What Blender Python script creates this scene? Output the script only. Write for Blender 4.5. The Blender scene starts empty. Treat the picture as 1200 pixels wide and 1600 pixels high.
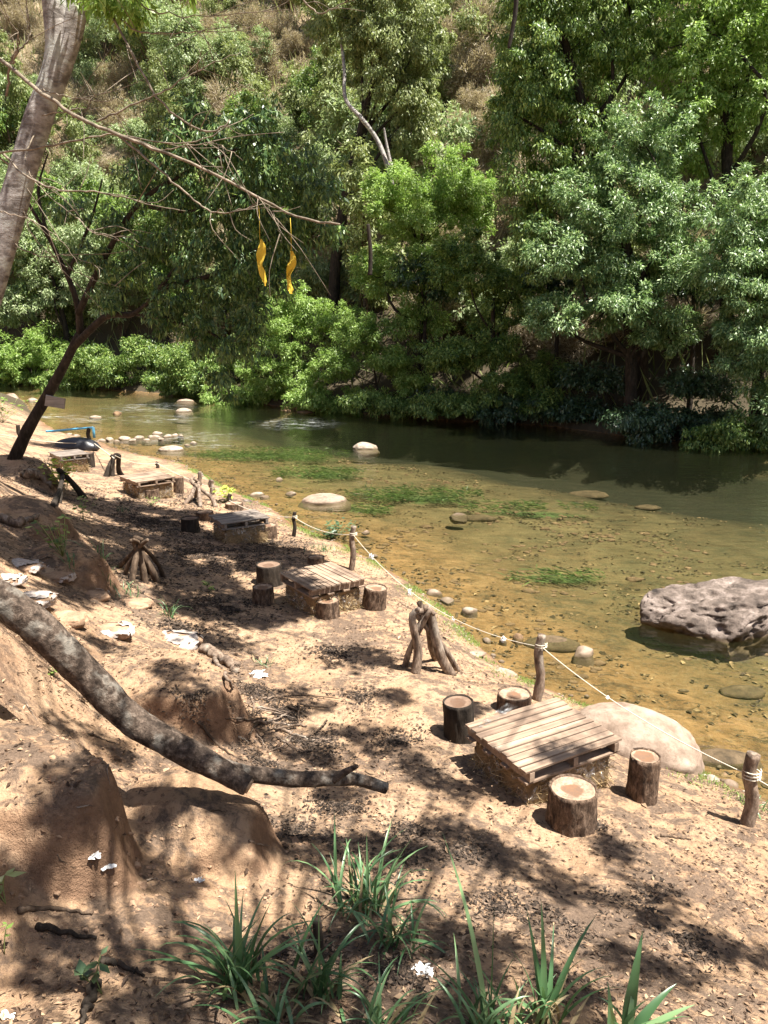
import bpy, math
import numpy as np
from math import radians as R, sin, cos, tan, pi
from mathutils import Vector, Matrix

# ------------------------------------------------------------------ camera, world, sun, exposure
F = 1208.0; PITCH = R(14.0); CAMZ = 4.2
scn = bpy.context.scene
cam_d = bpy.data.cameras.new('camera'); cam = bpy.data.objects.new('camera', cam_d)
scn.collection.objects.link(cam); scn.camera = cam
cam.location = (0, 0, CAMZ); cam.rotation_euler = (pi/2 - PITCH, 0, 0)
cam_d.sensor_fit = 'VERTICAL'; cam_d.sensor_height = 36.0; cam_d.lens = 36.0*F/1600.0
cam_d.clip_start = 0.05; cam_d.clip_end = 1000.0

SUN = Vector((0.34, -0.13, 0.93)).normalized()          # towards the sun
sun_el = math.asin(SUN.z); sun_az = math.atan2(SUN.x, SUN.y)
world = bpy.data.worlds.new('World'); scn.world = world; world.use_nodes = True
nt = world.node_tree; nt.nodes.clear()
sky = nt.nodes.new('ShaderNodeTexSky'); sky.sky_type = 'NISHITA'; sky.sun_disc = False
sky.sun_elevation = sun_el; sky.sun_rotation = sun_az; sky.dust_density = 1.5
bg = nt.nodes.new('ShaderNodeBackground'); bg.inputs[1].default_value = 0.05
wo = nt.nodes.new('ShaderNodeOutputWorld')
nt.links.new(sky.outputs[0], bg.inputs[0]); nt.links.new(bg.outputs[0], wo.inputs[0])
sun_d = bpy.data.lights.new('sun', 'SUN'); sun_d.energy = 5.0; sun_d.angle = R(0.5); sun_d.color = (1.0, 0.95, 0.87)
sun = bpy.data.objects.new('sun', sun_d); scn.collection.objects.link(sun)
sun.rotation_euler = SUN.to_track_quat('Z', 'Y').to_euler(); sun.location = (0, 0, 40)
scn.view_settings.view_transform = 'Standard'; scn.view_settings.look = 'None'
scn.view_settings.gamma = 1.0; scn.view_settings.exposure = 1.72
scn.render.resolution_x = 768; scn.render.resolution_y = 1024
try:
    scn.cycles.max_bounces = 8; scn.cycles.transparent_max_bounces = 12
    scn.cycles.diffuse_bounces = 3; scn.cycles.glossy_bounces = 3; scn.cycles.transmission_bounces = 4
    scn.cycles.caustics_reflective = False; scn.cycles.caustics_refractive = False
except Exception: pass
rng = np.random.default_rng(7)
COL = scn.collection

# ------------------------------------------------------------------ maths helpers
def ray(px, py):
    u = (px-600)/F; v = (800-py)/F
    return np.array([u, cos(PITCH)+v*sin(PITCH), -sin(PITCH)+v*cos(PITCH)])
def atz(px, py, z):
    d = ray(px, py); t = (z-CAMZ)/d[2]; return np.array([d[0]*t, d[1]*t, z])
def aty(px, py, y):
    d = ray(px, py); t = y/d[1]; return np.array([d[0]*t, y, CAMZ+d[2]*t])
def px_m(n, y):                     # metres covered by n photo pixels at forward distance y
    return n*y/F
def _hash(ix, iy, iz, seed):
    h = (ix*374761393 + iy*668265263 + iz*2147483647 + seed*974634777) & 0xffffffff
    h = ((h ^ (h >> 13))*1274126177) & 0xffffffff
    h = ((h ^ (h >> 16))*2246822519) & 0xffffffff
    return ((h ^ (h >> 15)) & 0xffffff)/float(0xffffff)
def noise3(p, seed=0):
    p = np.asarray(p, dtype=np.float64); i = np.floor(p).astype(np.int64); f = p-i; f = f*f*(3-2*f)
    x, y, z = i[..., 0], i[..., 1], i[..., 2]; fx, fy, fz = f[..., 0], f[..., 1], f[..., 2]
    def H_(a, b, c): return _hash(x+a, y+b, z+c, seed)
    x00 = H_(0,0,0)*(1-fx)+H_(1,0,0)*fx; x10 = H_(0,1,0)*(1-fx)+H_(1,1,0)*fx
    x01 = H_(0,0,1)*(1-fx)+H_(1,0,1)*fx; x11 = H_(0,1,1)*(1-fx)+H_(1,1,1)*fx
    return ((x00*(1-fy)+x10*fy)*(1-fz)+(x01*(1-fy)+x11*fy)*fz)*2-1
def fbm(p, octv=4, seed=0, gain=0.5):
    s = 0; a = 1; tot = 0
    for k in range(octv):
        s = s+a*noise3(np.asarray(p)*(2.03**k)+k*17.3, seed+k); tot += a; a *= gain
    return s/tot
def n2(x, y, s, octv=3, seed=0):
    x = np.asarray(x, float); y = np.asarray(y, float)
    return fbm(np.stack([x/s, y/s, np.zeros_like(x)+0.37], -1), octv, seed)
def sstep(a, b, t):
    t = np.clip((t-a)/(b-a), 0, 1); return t*t*(3-2*t)

# ------------------------------------------------------------------ terrain height
SHORE = [atz(*q, 0) for q in [(1500,1420),(1300,1300),(1200,1243),(1110,1205),(1055,1190),(985,1130),(890,1085),(800,1046),(750,1000),
         (700,950),(640,905),(600,882),(545,852),(470,822),(415,785),(355,762),(330,745),(290,722),(215,708),(160,690),(100,676),(62,656),(45,640),(28,622),(-40,612),(-220,604)]]
FAR = [atz(*q, 0) for q in [(1900,760),(1500,722),(1200,700),(1000,684),(850,664),(700,656),(600,648),(450,636),(300,618),(150,607),(0,601),(-200,596)]]
CTRL = []
for p in SHORE: CTRL.append(p)
# land controls: photo pixel and height above the water
for (px, py, z) in [(600,1640,1.45),(850,1600,1.25),(1200,1600,1.0),(200,1600,1.62),(0,1600,1.75),(-250,1600,1.85),(700,1450,1.08),(450,1450,1.25),
        (1000,1450,0.85),(1200,1450,0.62),(0,1430,1.72),(200,1420,1.5),(330,1420,1.32),(700,1340,0.86),(900,1350,0.68),(1100,1330,0.5),(1190,1300,0.36),
        (850,1270,0.58),(730,1190,0.55),(980,1260,0.5),(1080,1250,0.32),(560,1250,0.78),(480,1170,0.72),(650,1130,0.6),(840,1090,0.3),(760,1080,0.42),
        (660,1050,0.5),(560,1060,0.58),(430,1060,0.66),(560,980,0.52),(640,960,0.4),(690,990,0.3),(400,980,0.58),(520,930,0.45),(590,925,0.32),
        (380,900,0.5),(470,880,0.4),(540,880,0.22),(300,920,0.6),(260,860,0.62),(350,850,0.46),(430,845,0.3),(200,800,0.62),(290,800,0.45),(370,790,0.22),
        (150,780,0.68),(230,770,0.45),(290,740,0.25),(170,740,0.42),(120,725,0.45),(60,725,0.75),(100,700,0.3),(40,690,0.5),(20,660,0.35),
        (330,1130,0.95),(260,1010,0.95),(190,940,1.0),(120,860,1.15),(90,800,1.15),(50,760,1.1),(20,720,1.2),(-30,690,1.6),(-100,660,1.2),
        (0,1300,1.85),(60,1250,1.75),(0,1080,1.95),(100,1050,1.6),(0,950,1.95),(60,900,1.5),(0,850,1.75),(0,780,1.75),(-200,1000,2.9),(-200,850,2.8),(-200,740,2.6),(-400,1300,2.8),(-500,900,4.0),
        (430,1360,1.12),(350,1310,1.15),(230,1310,1.4)]:
    CTRL.append(atz(px, py, z))
for (x, y, z) in [(0,0,2.3),(-.6,1.2,1.85),(.6,1.2,1.72),(-1.6,1.2,2.15),(-2,0,2.5),(2,0,1.9),(4,0,1.2),(6,0,0.2),(0,-6,4.6),(-8,-4,7),(6,-6,1.2),(-8,6,5.5),(-14,14,7),(-24,30,7),(-40,45,8),(-12,0,8)]:
    CTRL.append(np.array([x, y, z], float))
SH = np.array([p[:2] for p in SHORE]); FA = np.array([p[:2] for p in FAR])
def polydist(x, y, P):
    x = np.asarray(x, float); y = np.asarray(y, float)
    best = np.full(x.shape, 1e9); sgn = np.zeros(x.shape)
    for a, b in zip(P[:-1], P[1:]):
        d = b-a; L2 = d@d; t = np.clip(((x-a[0])*d[0]+(y-a[1])*d[1])/L2, 0, 1)
        qx = a[0]+t*d[0]-x; qy = a[1]+t*d[1]-y; dd = np.hypot(qx, qy)
        s = d[0]*(y-a[1])-d[1]*(x-a[0])
        m = dd < best; best = np.where(m, dd, best); sgn = np.where(m, s, sgn)
    return best*np.sign(sgn)          # + on the left of the polyline's direction
C_ = np.array(CTRL); 
def kern(r): return np.sqrt(r*r+0.12)
A_ = kern(np.hypot(C_[:,None,0]-C_[None,:,0], C_[:,None,1]-C_[None,:,1]))+np.eye(len(C_))*-0.01
Wt = np.linalg.solve(A_, C_[:,2])
def base_h(x, y):
    s = np.zeros(np.shape(x))
    for (cx, cy, _), w in zip(C_, Wt): s = s+w*kern(np.hypot(x-cx, y-cy))
    return s
# eroded ledges of the bank: centre pixel+height, radii (m), rotation, top height, dome fall
LEDGES = []
def ledge(px, py, ztop, rx, ry, rot, dome=0.12, rough=0.12, steep=0.8):
    c = atz(px, py, ztop); LEDGES.append((c[0], c[1], ztop, rx, ry, rot, dome, rough, steep))
ledge(-70, 1160, 2.10, 0.98, 0.50, R(-14), 0.16, 0.14, 0.80)
ledge(285, 1235, 1.48, 0.62, 0.52, R(-30), 0.20, 0.16, 0.74)
ledge(215, 1035, 1.42, 0.95, 0.62, R(-15), 0.15, 0.16, 0.78)
ledge(90, 850, 1.62, 0.70, 0.80, R(20), 0.35, 0.15, 0.6)
ledge(15, 780, 1.85, 0.9, 1.3, R(20), 0.45, 0.15, 0.6)
ledge(15, 715, 1.55, 0.9, 1.6, R(30), 0.3, 0.12, 0.6)
def H(x, y, detail=True):
    x = np.asarray(x, float); y = np.asarray(y, float)
    ds = polydist(x, y, SH)           # + land side
    df = polydist(x, y, FA)           # - : beyond the far shore
    land = base_h(x, y)
    kn = (1-sstep(1.7, 2.4, y))*(1-sstep(2.5, 4.0, np.abs(x))); land = land*(1-kn)+(2.0-0.22*x-0.24*y)*kn
    far_d = -df
    wob = 0.25*n2(x, y, 1.3, 3, 5)+0.12*n2(x, y, 0.35, 2, 6)
    dw = np.minimum(-ds, df)          # distance from the nearest bank inside the river
    dpt = -0.04-0.10*np.clip(-ds+wob*0.8, 0, 2.5)-0.045*np.clip(-ds-2.5, 0, 9)+0.05*n2(x, y, 2.2, 3, 8)
    dpt = dpt-0.75*(1-sstep(2.0, 10.0, df+1.6*n2(x, y, 3.5, 3, 9)))*sstep(-14, 2, x)*sstep(3, 6, -ds)  # bed sunk towards the right far bank so its painted dark sets in
    dpt = np.maximum(dpt, -0.1-0.45*np.clip(df, 0, 9))
    h = np.where(ds > 0, np.maximum(land, 0.02+0.05*np.clip(ds, 0, 1)), dpt)
    # soften the shore
    k = sstep(-0.25, 0.35, ds+wob*0.35); h = np.where(np.abs(ds) < 0.8, dpt*(1-k)+np.maximum(land, 0.02)*k, h)
    hill = 0.15+0.35*np.clip(far_d, 0, 3)+0.98*np.clip(far_d-3, 0, 60)+0.25*np.clip(far_d-63, 0, 200)
    hill = hill+(1.6*n2(x, y, 9, 3, 11))*sstep(2, 12, far_d)
    h = np.where(far_d > 0, hill, h)
    for (cx, cy, zt, rx, ry, rot, dome, rough, steep) in LEDGES:
        dx = x-cx; dy = y-cy; u = (dx*cos(rot)+dy*sin(rot))/rx; v = (-dx*sin(rot)+dy*cos(rot))/ry
        t = np.sqrt(u*u+v*v)
        m = t < 1.5
        if not np.any(m): continue
        tt = t+rough*n2(x, y, 0.35, 3, 21)
        top = zt-dome*tt*tt
        k = 1-sstep(steep, 1.06, tt)
        edge = 4*k*(1-k)
        cand = h+(top-h)*k+0.12*edge*n2(x, y, 0.15, 5, 23)+0.03*n2(x, y, 0.3, 3, 24)*k
        h = np.where(m & (top > h), cand, h)
    if detail:
        near = (1-sstep(18, 40, y))*sstep(-0.1, 0.4, ds)
        h = h+near*(0.030*n2(x, y, 0.55, 3, 31)+0.020*n2(x, y, 0.16, 3, 33)+0.007*n2(x, y, 0.045, 2, 37))
        fp = noise3(np.stack([x/0.21, y/0.17, x*0+3.3], -1), 55)
        h = h-near*0.016*sstep(0.35, 0.75, fp)
        st = (ds < 0.0) & (far_d < 0)
        h = h+np.where(st, 0.035*np.clip(n2(x, y, 0.35, 2, 41), -0.3, 1)*np.clip(1-y/30, 0.1, 1)*np.clip(-ds*2,0,1), 0)
    return h
def H1(x, y): return float(H(np.array([x]), np.array([y]))[0])
def G(px, py):                        # where the sight line through a photo pixel meets the ground
    d = ray(px, py); ts = np.concatenate([np.linspace(1.2, 20, 950), np.geomspace(20.05, 140, 700)])
    xs = d[0]*ts; ys = d[1]*ts; zs = CAMZ+d[2]*ts
    hh = np.maximum(H(xs, ys), -9); k = np.argmax(zs <= hh)
    if zs[k] > hh[k]: return atz(px, py, 0.0)
    return np.array([xs[k], ys[k], hh[k]])

# ------------------------------------------------------------------ object helpers
def tag(o, label=None, cat=None, group=None, kind=None):
    if label: o['label'] = label
    if cat: o['category'] = cat
    if group: o['group'] = group
    if kind: o['kind'] = kind
    return o
def empty(name, loc, rz=0.0, label=None, cat=None, group=None, rot=None):
    o = bpy.data.objects.new(name, None); COL.objects.link(o); o.location = Vector([float(c) for c in loc])
    o.rotation_euler = rot if rot is not None else (0, 0, rz); o.empty_display_size = 0.1
    return tag(o, label, cat, group)
def copy_tree(o, parent=None):
    c = o.copy(); COL.objects.link(c)
    if parent is not None: c.parent = parent
    for ch in list(o.children): copy_tree(ch, c)
    return c
class MB:
    def __init__(s): s.v = []; s.f = []; s.m = []; s.n = 0
    def add(s, V, Fc, mat=0):
        V = np.asarray(V, float).reshape(-1, 3); s.v.append(V)
        for f in Fc: s.f.append([int(i)+s.n for i in f]); s.m.append(mat)
        s.n += len(V); return s
    def box(s, c, size, rot=None, jit=0):
        c = np.array(c, float); hx, hy, hz = [q/2 for q in size]
        V = np.array([[x*hx, y*hy, z*hz] for x in (-1,1) for y in (-1,1) for z in (-1,1)])
        if jit: V = V+rng.uniform(-jit, jit, V.shape)
        if rot is not None: V = V@np.array(rot).T
        return s.add(V+c, [(0,1,3,2),(4,6,7,5),(0,4,5,1),(2,3,7,6),(0,2,6,4),(1,5,7,3)])
    def tube(s, pts, rad, seg=8, bump=0.0, bs=0.1, caps=True, seed=0, ridge=0.0, capmat=None):
        pts = np.array(pts, float); n = len(pts); rad = np.broadcast_to(np.asarray(rad, float), (n,))
        tn = np.gradient(pts, axis=0); tn /= np.linalg.norm(tn, axis=1)[:, None]+1e-9
        up = np.array([0, 0, 1.0]) if abs(tn[0, 2]) < 0.9 else np.array([1.0, 0, 0])
        a = np.cross(tn[0], up); a /= np.linalg.norm(a); V = []
        for i in range(n):
            a = a-tn[i]*(a@tn[i]); a /= np.linalg.norm(a); b = np.cross(tn[i], a)
            for k in range(seg):
                an = 2*pi*k/seg; V.append(pts[i]+rad[i]*(cos(an)*a+sin(an)*b))
        V = np.array(V); cen = np.repeat(pts, seg, 0)
        if bump or ridge:
            nn = fbm(V/bs, 3, seed); d = V-cen
            if ridge:
                an = np.tile(np.arange(seg)/seg, n); nn = nn+ridge/max(bump,1e-6)*fbm(np.stack([np.cos(an*2*pi)*5, np.sin(an*2*pi)*5, np.repeat(np.arange(n), seg)*0.25], -1), 2, seed+3)
            V = cen+d*(1+bump*nn)[:, None]
        Fc = []
        for i in range(n-1):
            for k in range(seg):
                k2 = (k+1) % seg; Fc.append((i*seg+k, i*seg+k2, (i+1)*seg+k2, (i+1)*seg+k))
        s.add(V, Fc)
        if caps:
            base = s.n-len(V)
            for r_, rev in ((0, True), (n-1, False)):
                f = [base+r_*seg+k for k in range(seg)]
                s.f.append(f[::-1] if rev else f); s.m.append(0 if capmat is None else capmat)
        return s
    def build(s, name, mats, parent=None, smooth=True):
        me = bpy.data.meshes.new(name)
        V = np.concatenate(s.v) if s.v else np.zeros((0, 3))
        me.from_pydata(V.tolist(), [], s.f)
        if not isinstance(mats, (list, tuple)): mats = [mats]
        for m in mats: me.materials.append(m)
        me.polygons.foreach_set('material_index', s.m)
        me.polygons.foreach_set('use_smooth', [bool(smooth)]*len(s.f)); me.update()
        o = bpy.data.objects.new(name, me); COL.objects.link(o)
        if parent is not None: o.parent = parent
        return o
def fast_mesh(name, V, Q, mat, parent=None, smooth=False):   # V (n,3), Q (m,4 or 3)
    me = bpy.data.meshes.new(name); V = np.ascontiguousarray(V, dtype=np.float32); Q = np.ascontiguousarray(Q, dtype=np.int32)
    k = Q.shape[1]; me.vertices.add(len(V)); me.vertices.foreach_set('co', V.ravel())
    me.loops.add(Q.size); me.loops.foreach_set('vertex_index', Q.ravel())
    me.polygons.add(len(Q)); me.polygons.foreach_set('loop_start', np.arange(0, Q.size, k, dtype=np.int32))
    me.polygons.foreach_set('loop_total', np.full(len(Q), k, dtype=np.int32))
    me.polygons.foreach_set('use_smooth', np.full(len(Q), smooth))
    me.materials.append(mat); me.update(calc_edges=True); me.validate()
    o = bpy.data.objects.new(name, me); COL.objects.link(o)
    if parent is not None: o.parent = parent
    return o
def spline(pts, n):
    P = np.array(pts, float); m = len(P)
    if m < 3: return np.array([P[0]+(P[-1]-P[0])*t for t in np.linspace(0, 1, n)])
    out = []
    for t in np.linspace(0, m-1-1e-6, n):
        i = int(t); f = t-i; p0 = P[max(i-1, 0)]; p1 = P[i]; p2 = P[min(i+1, m-1)]; p3 = P[min(i+2, m-1)]
        out.append(0.5*((2*p1)+(-p0+p2)*f+(2*p0-5*p1+4*p2-p3)*f*f+(-p0+3*p1-3*p2+p3)*f**3))
    return np.array(out)

# ------------------------------------------------------------------ materials
def mat(name):
    m = bpy.data.materials.new(name); m.use_nodes = True; t = m.node_tree; t.nodes.clear()
    return m, t
class NT:
    def __init__(s, t): s.t = t
    def n(s, typ, **kw):
        nd = s.t.nodes.new('ShaderNode'+typ)
        for k, v in kw.items():
            if k in ('inp',):
                for a, b in v.items():
                    if hasattr(b, 'is_linked') or isinstance(b, bpy.types.NodeSocket): s.t.links.new(b, nd.inputs[a])
                    else: nd.inputs[a].default_value = b
            else: setattr(nd, k, v)
        return nd
    def noise(s, vec, scale, detail=4, rough=0.6, dist=0.0):
        return s.n('TexNoise', inp={'Vector': vec, 'Scale': scale, 'Detail': detail, 'Roughness': rough, 'Distortion': dist}).outputs[0]
    def ramp(s, fac, stops, interp='LINEAR'):
        r = s.n('ValToRGB', inp={0: fac}); cr = r.color_ramp; cr.interpolation = interp
        while len(cr.elements) < len(stops): cr.elements.new(0.5)
        for e, (p, c) in zip(cr.elements, stops):
            e.position = p; e.color = (c[0], c[1], c[2], 1) if not isinstance(c, (int, float)) else (c, c, c, 1)
        return r.outputs[0]
    def mix(s, fac, a, b, blend='MIX'):
        m = s.n('MixRGB', blend_type=blend)
        for i, v in ((0, fac), (1, a), (2, b)):
            if isinstance(v, bpy.types.NodeSocket): s.t.links.new(v, m.inputs[i])
            elif isinstance(v, (int, float)): m.inputs[i].default_value = v if i == 0 else (v, v, v, 1)
            else: m.inputs[i].default_value = (*v, 1)
        return m.outputs[0]
    def math(s, op, a, b=0.0, c=None):
        m = s.n('Math', operation=op)
        for i, v in ((0, a), (1, b), (2, c)):
            if v is None: continue
            if isinstance(v, bpy.types.NodeSocket): s.t.links.new(v, m.inputs[i])
            else: m.inputs[i].default_value = v
        return m.outputs[0]
    def bump(s, h, strength=0.5, dist=0.02, normal=None):
        inp = {'Height': h, 'Strength': strength, 'Distance': dist}
        if normal is not None: inp['Normal'] = normal
        return s.n('Bump', inp=inp).outputs[0]
    def out(s, sh, disp=None):
        o = s.n('OutputMaterial'); s.t.links.new(sh, o.inputs[0]); return o
    def pbr(s, color, rough=0.8, normal=None, spec=0.3, **kw):
        b = s.n('BsdfPrincipled')
        for k, v in (('Base Color', color), ('Roughness', rough), ('Specular IOR Level', spec)):
            if isinstance(v, bpy.types.NodeSocket): s.t.links.new(v, b.inputs[k])
            elif isinstance(v, (tuple, list)): b.inputs[k].default_value = (*v, 1)
            else: b.inputs[k].default_value = v
        if normal is not None: s.t.links.new(normal, b.inputs['Normal'])
        for k, v in kw.items(): b.inputs[k].default_value = v
        return b.outputs[0]
def coords(N, kind='Object', scale=(1,1,1), rot=(0,0,0)):
    tc = N.n('TexCoord').outputs[kind]
    mp = N.n('Mapping', inp={'Vector': tc}); mp.inputs['Scale'].default_value = scale; mp.inputs['Rotation'].default_value = rot
    return mp.outputs[0]
def rand_off(N, vec):
    oi = N.n('ObjectInfo'); r = N.math('MULTIPLY', oi.outputs['Random'], 37.0)
    return N.n('VectorMath', operation='ADD', inp={0: vec, 1: r}).outputs[0]

def m_ground():
    m, t = mat('ground_soil'); N = NT(t); P = coords(N, 'Object')
    geo = N.n('NewGeometry'); sep = N.n('SeparateXYZ', inp={0: geo.outputs['Position']})
    big = N.noise(P, 0.55, 4, 0.6); mid = N.noise(P, 2.6, 5, 0.65, 0.3); fine = N.noise(P, 22, 5, 0.7); grain = N.noise(P, 130, 3, 0.7)
    soil = N.ramp(mid, [(0.25, (0.28,0.178,0.105)), (0.5, (0.42,0.28,0.175)), (0.75, (0.50,0.36,0.24))])
    soil = N.mix(N.ramp(big, [(0.35, 0.0), (0.7, 0.45)]), soil, (0.46,0.28,0.155))
    soil = N.mix(N.ramp(fine, [(0.34, 0.75), (0.50, 0.0)]), soil, (0.20,0.125,0.08))
    # humus patches: dark rotted leaf mulch
    hm = N.mix(0.45, N.noise(P, 1.15, 5, 0.7, 0.6), N.noise(P, 9.0, 4, 0.75, 0.4))
    hum = N.ramp(hm, [(0.475, 0.0), (0.545, 0.85)])
    soil = N.mix(hum, soil, N.ramp(N.noise(P, 45, 3, 0.8), [(0.3, (0.055,0.042,0.035)), (0.6, (0.16,0.115,0.085)), (0.8,(0.28,0.20,0.14))]))
    # steep eroded faces turn darker and rustier
    nz = N.n('SeparateXYZ', inp={0: geo.outputs['Normal']}).outputs[2]
    stp = N.ramp(N.math('ADD', nz, N.math('MULTIPLY', N.math('SUBTRACT', mid, 0.5), 0.3)), [(0.50, 0.85), (0.80, 0.0)])
    soil = N.mix(stp, soil, N.ramp(N.noise(P, 8, 5, 0.8), [(0.3, (0.13,0.075,0.045)), (0.65, (0.30,0.18,0.11))]))
    # damp margin near the water
    wet = N.ramp(N.math('ADD', sep.outputs[2], N.math('MULTIPLY', N.math('SUBTRACT', mid, 0.5), 0.12)), [(0.0, 1.0), (0.10, 0.0)])
    soil = N.mix(wet, soil, (0.17,0.10,0.055))
    # river bed: tawny gravel, leaves and silt; algae further out
    vor = N.n('TexVoronoi', inp={'Vector': N.n('VectorMath', operation='ADD', inp={0: P, 1: N.n('TexNoise', inp={'Vector': P, 'Scale': 3.0}).outputs[1]}).outputs[0], 'Scale': 6.5, 'Randomness': 1.0})
    bed = N.ramp(N.noise(P, 1.6, 6, 0.75, 0.5), [(0.30, (0.04,0.03,0.018)), (0.46, (0.21,0.12,0.05)), (0.64, (0.34,0.20,0.09)), (0.75, (0.42,0.28,0.155))])
    bed = N.mix(N.ramp(vor.outputs['Distance'], [(0.0, 0.5), (0.5, 0.0)]), bed, (0.34,0.24,0.13))
    dk = N.noise(coords(N, 'Object', (1.0, 2.2, 1), (0,0,R(28))), 4.2, 6, 0.85, 1.0)
    bed = N.mix(N.ramp(dk, [(0.53, 0.0), (0.60, 0.85)]), bed, (0.045,0.035,0.02))
    pk = N.n('TexVoronoi', feature='F1', inp={'Vector': N.n('VectorMath', operation='ADD', inp={0: P, 1: N.n('TexNoise', inp={'Vector': P, 'Scale': 9.0}).outputs[1]}).outputs[0], 'Scale': 17.0})
    bed = N.mix(N.math('MULTIPLY', N.ramp(pk.outputs['Color'], [(0.55, 0.0), (0.62, 0.7)]), N.ramp(pk.outputs['Distance'], [(0.25, 1.0), (0.42, 0.0)])), bed, N.ramp(pk.outputs['Color'], [(0.6, (0.07,0.05,0.03)), (0.8, (0.30,0.22,0.13)), (1.0,(0.5,0.40,0.27))]))
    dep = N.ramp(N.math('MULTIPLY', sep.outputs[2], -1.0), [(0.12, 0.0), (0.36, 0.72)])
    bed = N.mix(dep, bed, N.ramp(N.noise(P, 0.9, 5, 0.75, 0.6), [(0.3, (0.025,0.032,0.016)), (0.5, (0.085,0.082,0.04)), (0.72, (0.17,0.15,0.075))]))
    bed = N.mix(N.ramp(N.math('MULTIPLY', sep.outputs[2], -1.0), [(0.42, 0.0), (0.85, 0.92)]), bed, (0.012,0.014,0.008))  # near-black deep bed paints dark tree reflections and shade into the water
    for (px, py, rx, ry) in ALGAE:
        c = atz(px, py, -0.3)
        q = N.n('VectorMath', operation='SUBTRACT', inp={0: P}); q.inputs[1].default_value = (c[0], c[1], 0)
        q2 = N.n('VectorMath', operation='MULTIPLY', inp={0: q.outputs[0]}); q2.inputs[1].default_value = (1/rx, 1/ry, 0)
        ln = N.n('VectorMath', operation='LENGTH', inp={0: q2.outputs[0]}).outputs['Value']
        ln = N.math('ADD', ln, N.math('MULTIPLY', N.math('SUBTRACT', N.noise(P, 3.0, 6, 0.8), 0.5), 1.6))
        bed = N.mix(N.ramp(ln, [(0.45, 0.7), (0.95, 0.0)]), bed, N.ramp(N.noise(P, 14, 3, 0.7), [(0.35, (0.015,0.045,0.015)), (0.7, (0.10,0.19,0.05))]))
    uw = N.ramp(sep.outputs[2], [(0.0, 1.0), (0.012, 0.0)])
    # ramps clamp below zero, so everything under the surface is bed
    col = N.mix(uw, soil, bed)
    # far bank and hill: dry litter and dull green
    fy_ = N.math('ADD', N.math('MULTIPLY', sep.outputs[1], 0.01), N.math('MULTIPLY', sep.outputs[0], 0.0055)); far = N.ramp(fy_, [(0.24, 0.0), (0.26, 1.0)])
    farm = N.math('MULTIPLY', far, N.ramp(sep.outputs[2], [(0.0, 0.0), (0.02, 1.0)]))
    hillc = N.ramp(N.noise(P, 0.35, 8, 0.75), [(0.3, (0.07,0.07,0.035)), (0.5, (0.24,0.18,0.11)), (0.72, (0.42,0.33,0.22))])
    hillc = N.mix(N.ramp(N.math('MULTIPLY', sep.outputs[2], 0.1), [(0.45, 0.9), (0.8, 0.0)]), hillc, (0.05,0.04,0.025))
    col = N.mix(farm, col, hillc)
    hgt = N.math('ADD', N.math('MULTIPLY', fine, 0.7), N.math('MULTIPLY', grain, 0.3))
    nrm = N.bump(hgt, 1.0, 0.05)
    N.out(N.pbr(col, 0.92, nrm, 0.15)); return m
ALGAE = [(650,775,1.8,0.8),(830,795,1.7,0.45),(560,800,0.9,0.5),(420,712,2.8,1.2),(500,740,1.4,.8),(870,905,0.9,0.3)]

def m_water():
    m, t = mat('river_water'); N = NT(t); P = coords(N, 'Object', (1,1,1), (0,0,R(30)))
    Ps = coords(N, 'Object', (0.45,1.5,1), (0,0,R(32)))
    h = N.math('ADD', N.math('MULTIPLY', N.noise(Ps, 2.6, 3, 0.55, 0.3), 1.0), N.math('MULTIPLY', N.noise(P, 9.0, 3, 0.6), 0.22))
    cam_n = N.bump(h, 0.65, 0.04)
    fr = N.n('Fresnel', inp={'IOR': 1.33, 'Normal': cam_n}).outputs[0]
    tr = N.n('BsdfTransparent'); tr.inputs[0].default_value = (0.90,0.91,0.82,1)
    murk = N.n('BsdfDiffuse'); murk.inputs[0].default_value = (0.14,0.16,0.075,1)
    ms = N.n('MixShader', inp={0: 0.025, 1: tr.outputs[0], 2: murk.outputs[0]})
    gl = N.n('BsdfGlossy', inp={'Roughness': 0.04, 'Normal': cam_n}); gl.inputs[0].default_value = (1,1,1,1)
    ms2 = N.n('MixShader', inp={0: fr, 1: ms.outputs[0], 2: gl.outputs[0]})
    # white streaks painted as glints on water broken by shallow stones
    riffle_glint = None
    for (px, py, rx, ry) in [(560,0,0,0)]: pass
    fm = N.noise(coords(N, 'Object', (0.5,3.2,1), (0,0,R(32))), 2.2, 6, 0.8, 0.6)
    reg = None
    for (px, py, rx) in [(230,637,2.6),(245,655,2.0),(300,684,2.0),(330,697,1.0),(460,662,2.2),(130,655,1.6),(80,650,1.4)]:
        c = atz(px, py, 0)
        q = N.n('VectorMath', operation='DISTANCE', inp={0: coords(N, 'Object')}); q.inputs[1].default_value = (c[0], c[1], 0.0)
        v = N.ramp(N.math('DIVIDE', q.outputs['Value'], rx), [(0.3, 1.0), (1.0, 0.0)])
        reg = v if reg is None else N.math('MAXIMUM', reg, v)
    ff = N.math('MULTIPLY', reg, N.ramp(fm, [(0.55, 0.0), (0.68, 0.8)]))
    wd = N.n('BsdfDiffuse'); wd.inputs[0].default_value = (0.75,0.78,0.76,1)
    ms3 = N.n('MixShader', inp={0: ff, 1: ms2.outputs[0], 2: wd.outputs[0]})
    N.out(ms3.outputs[0]); return m

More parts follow.
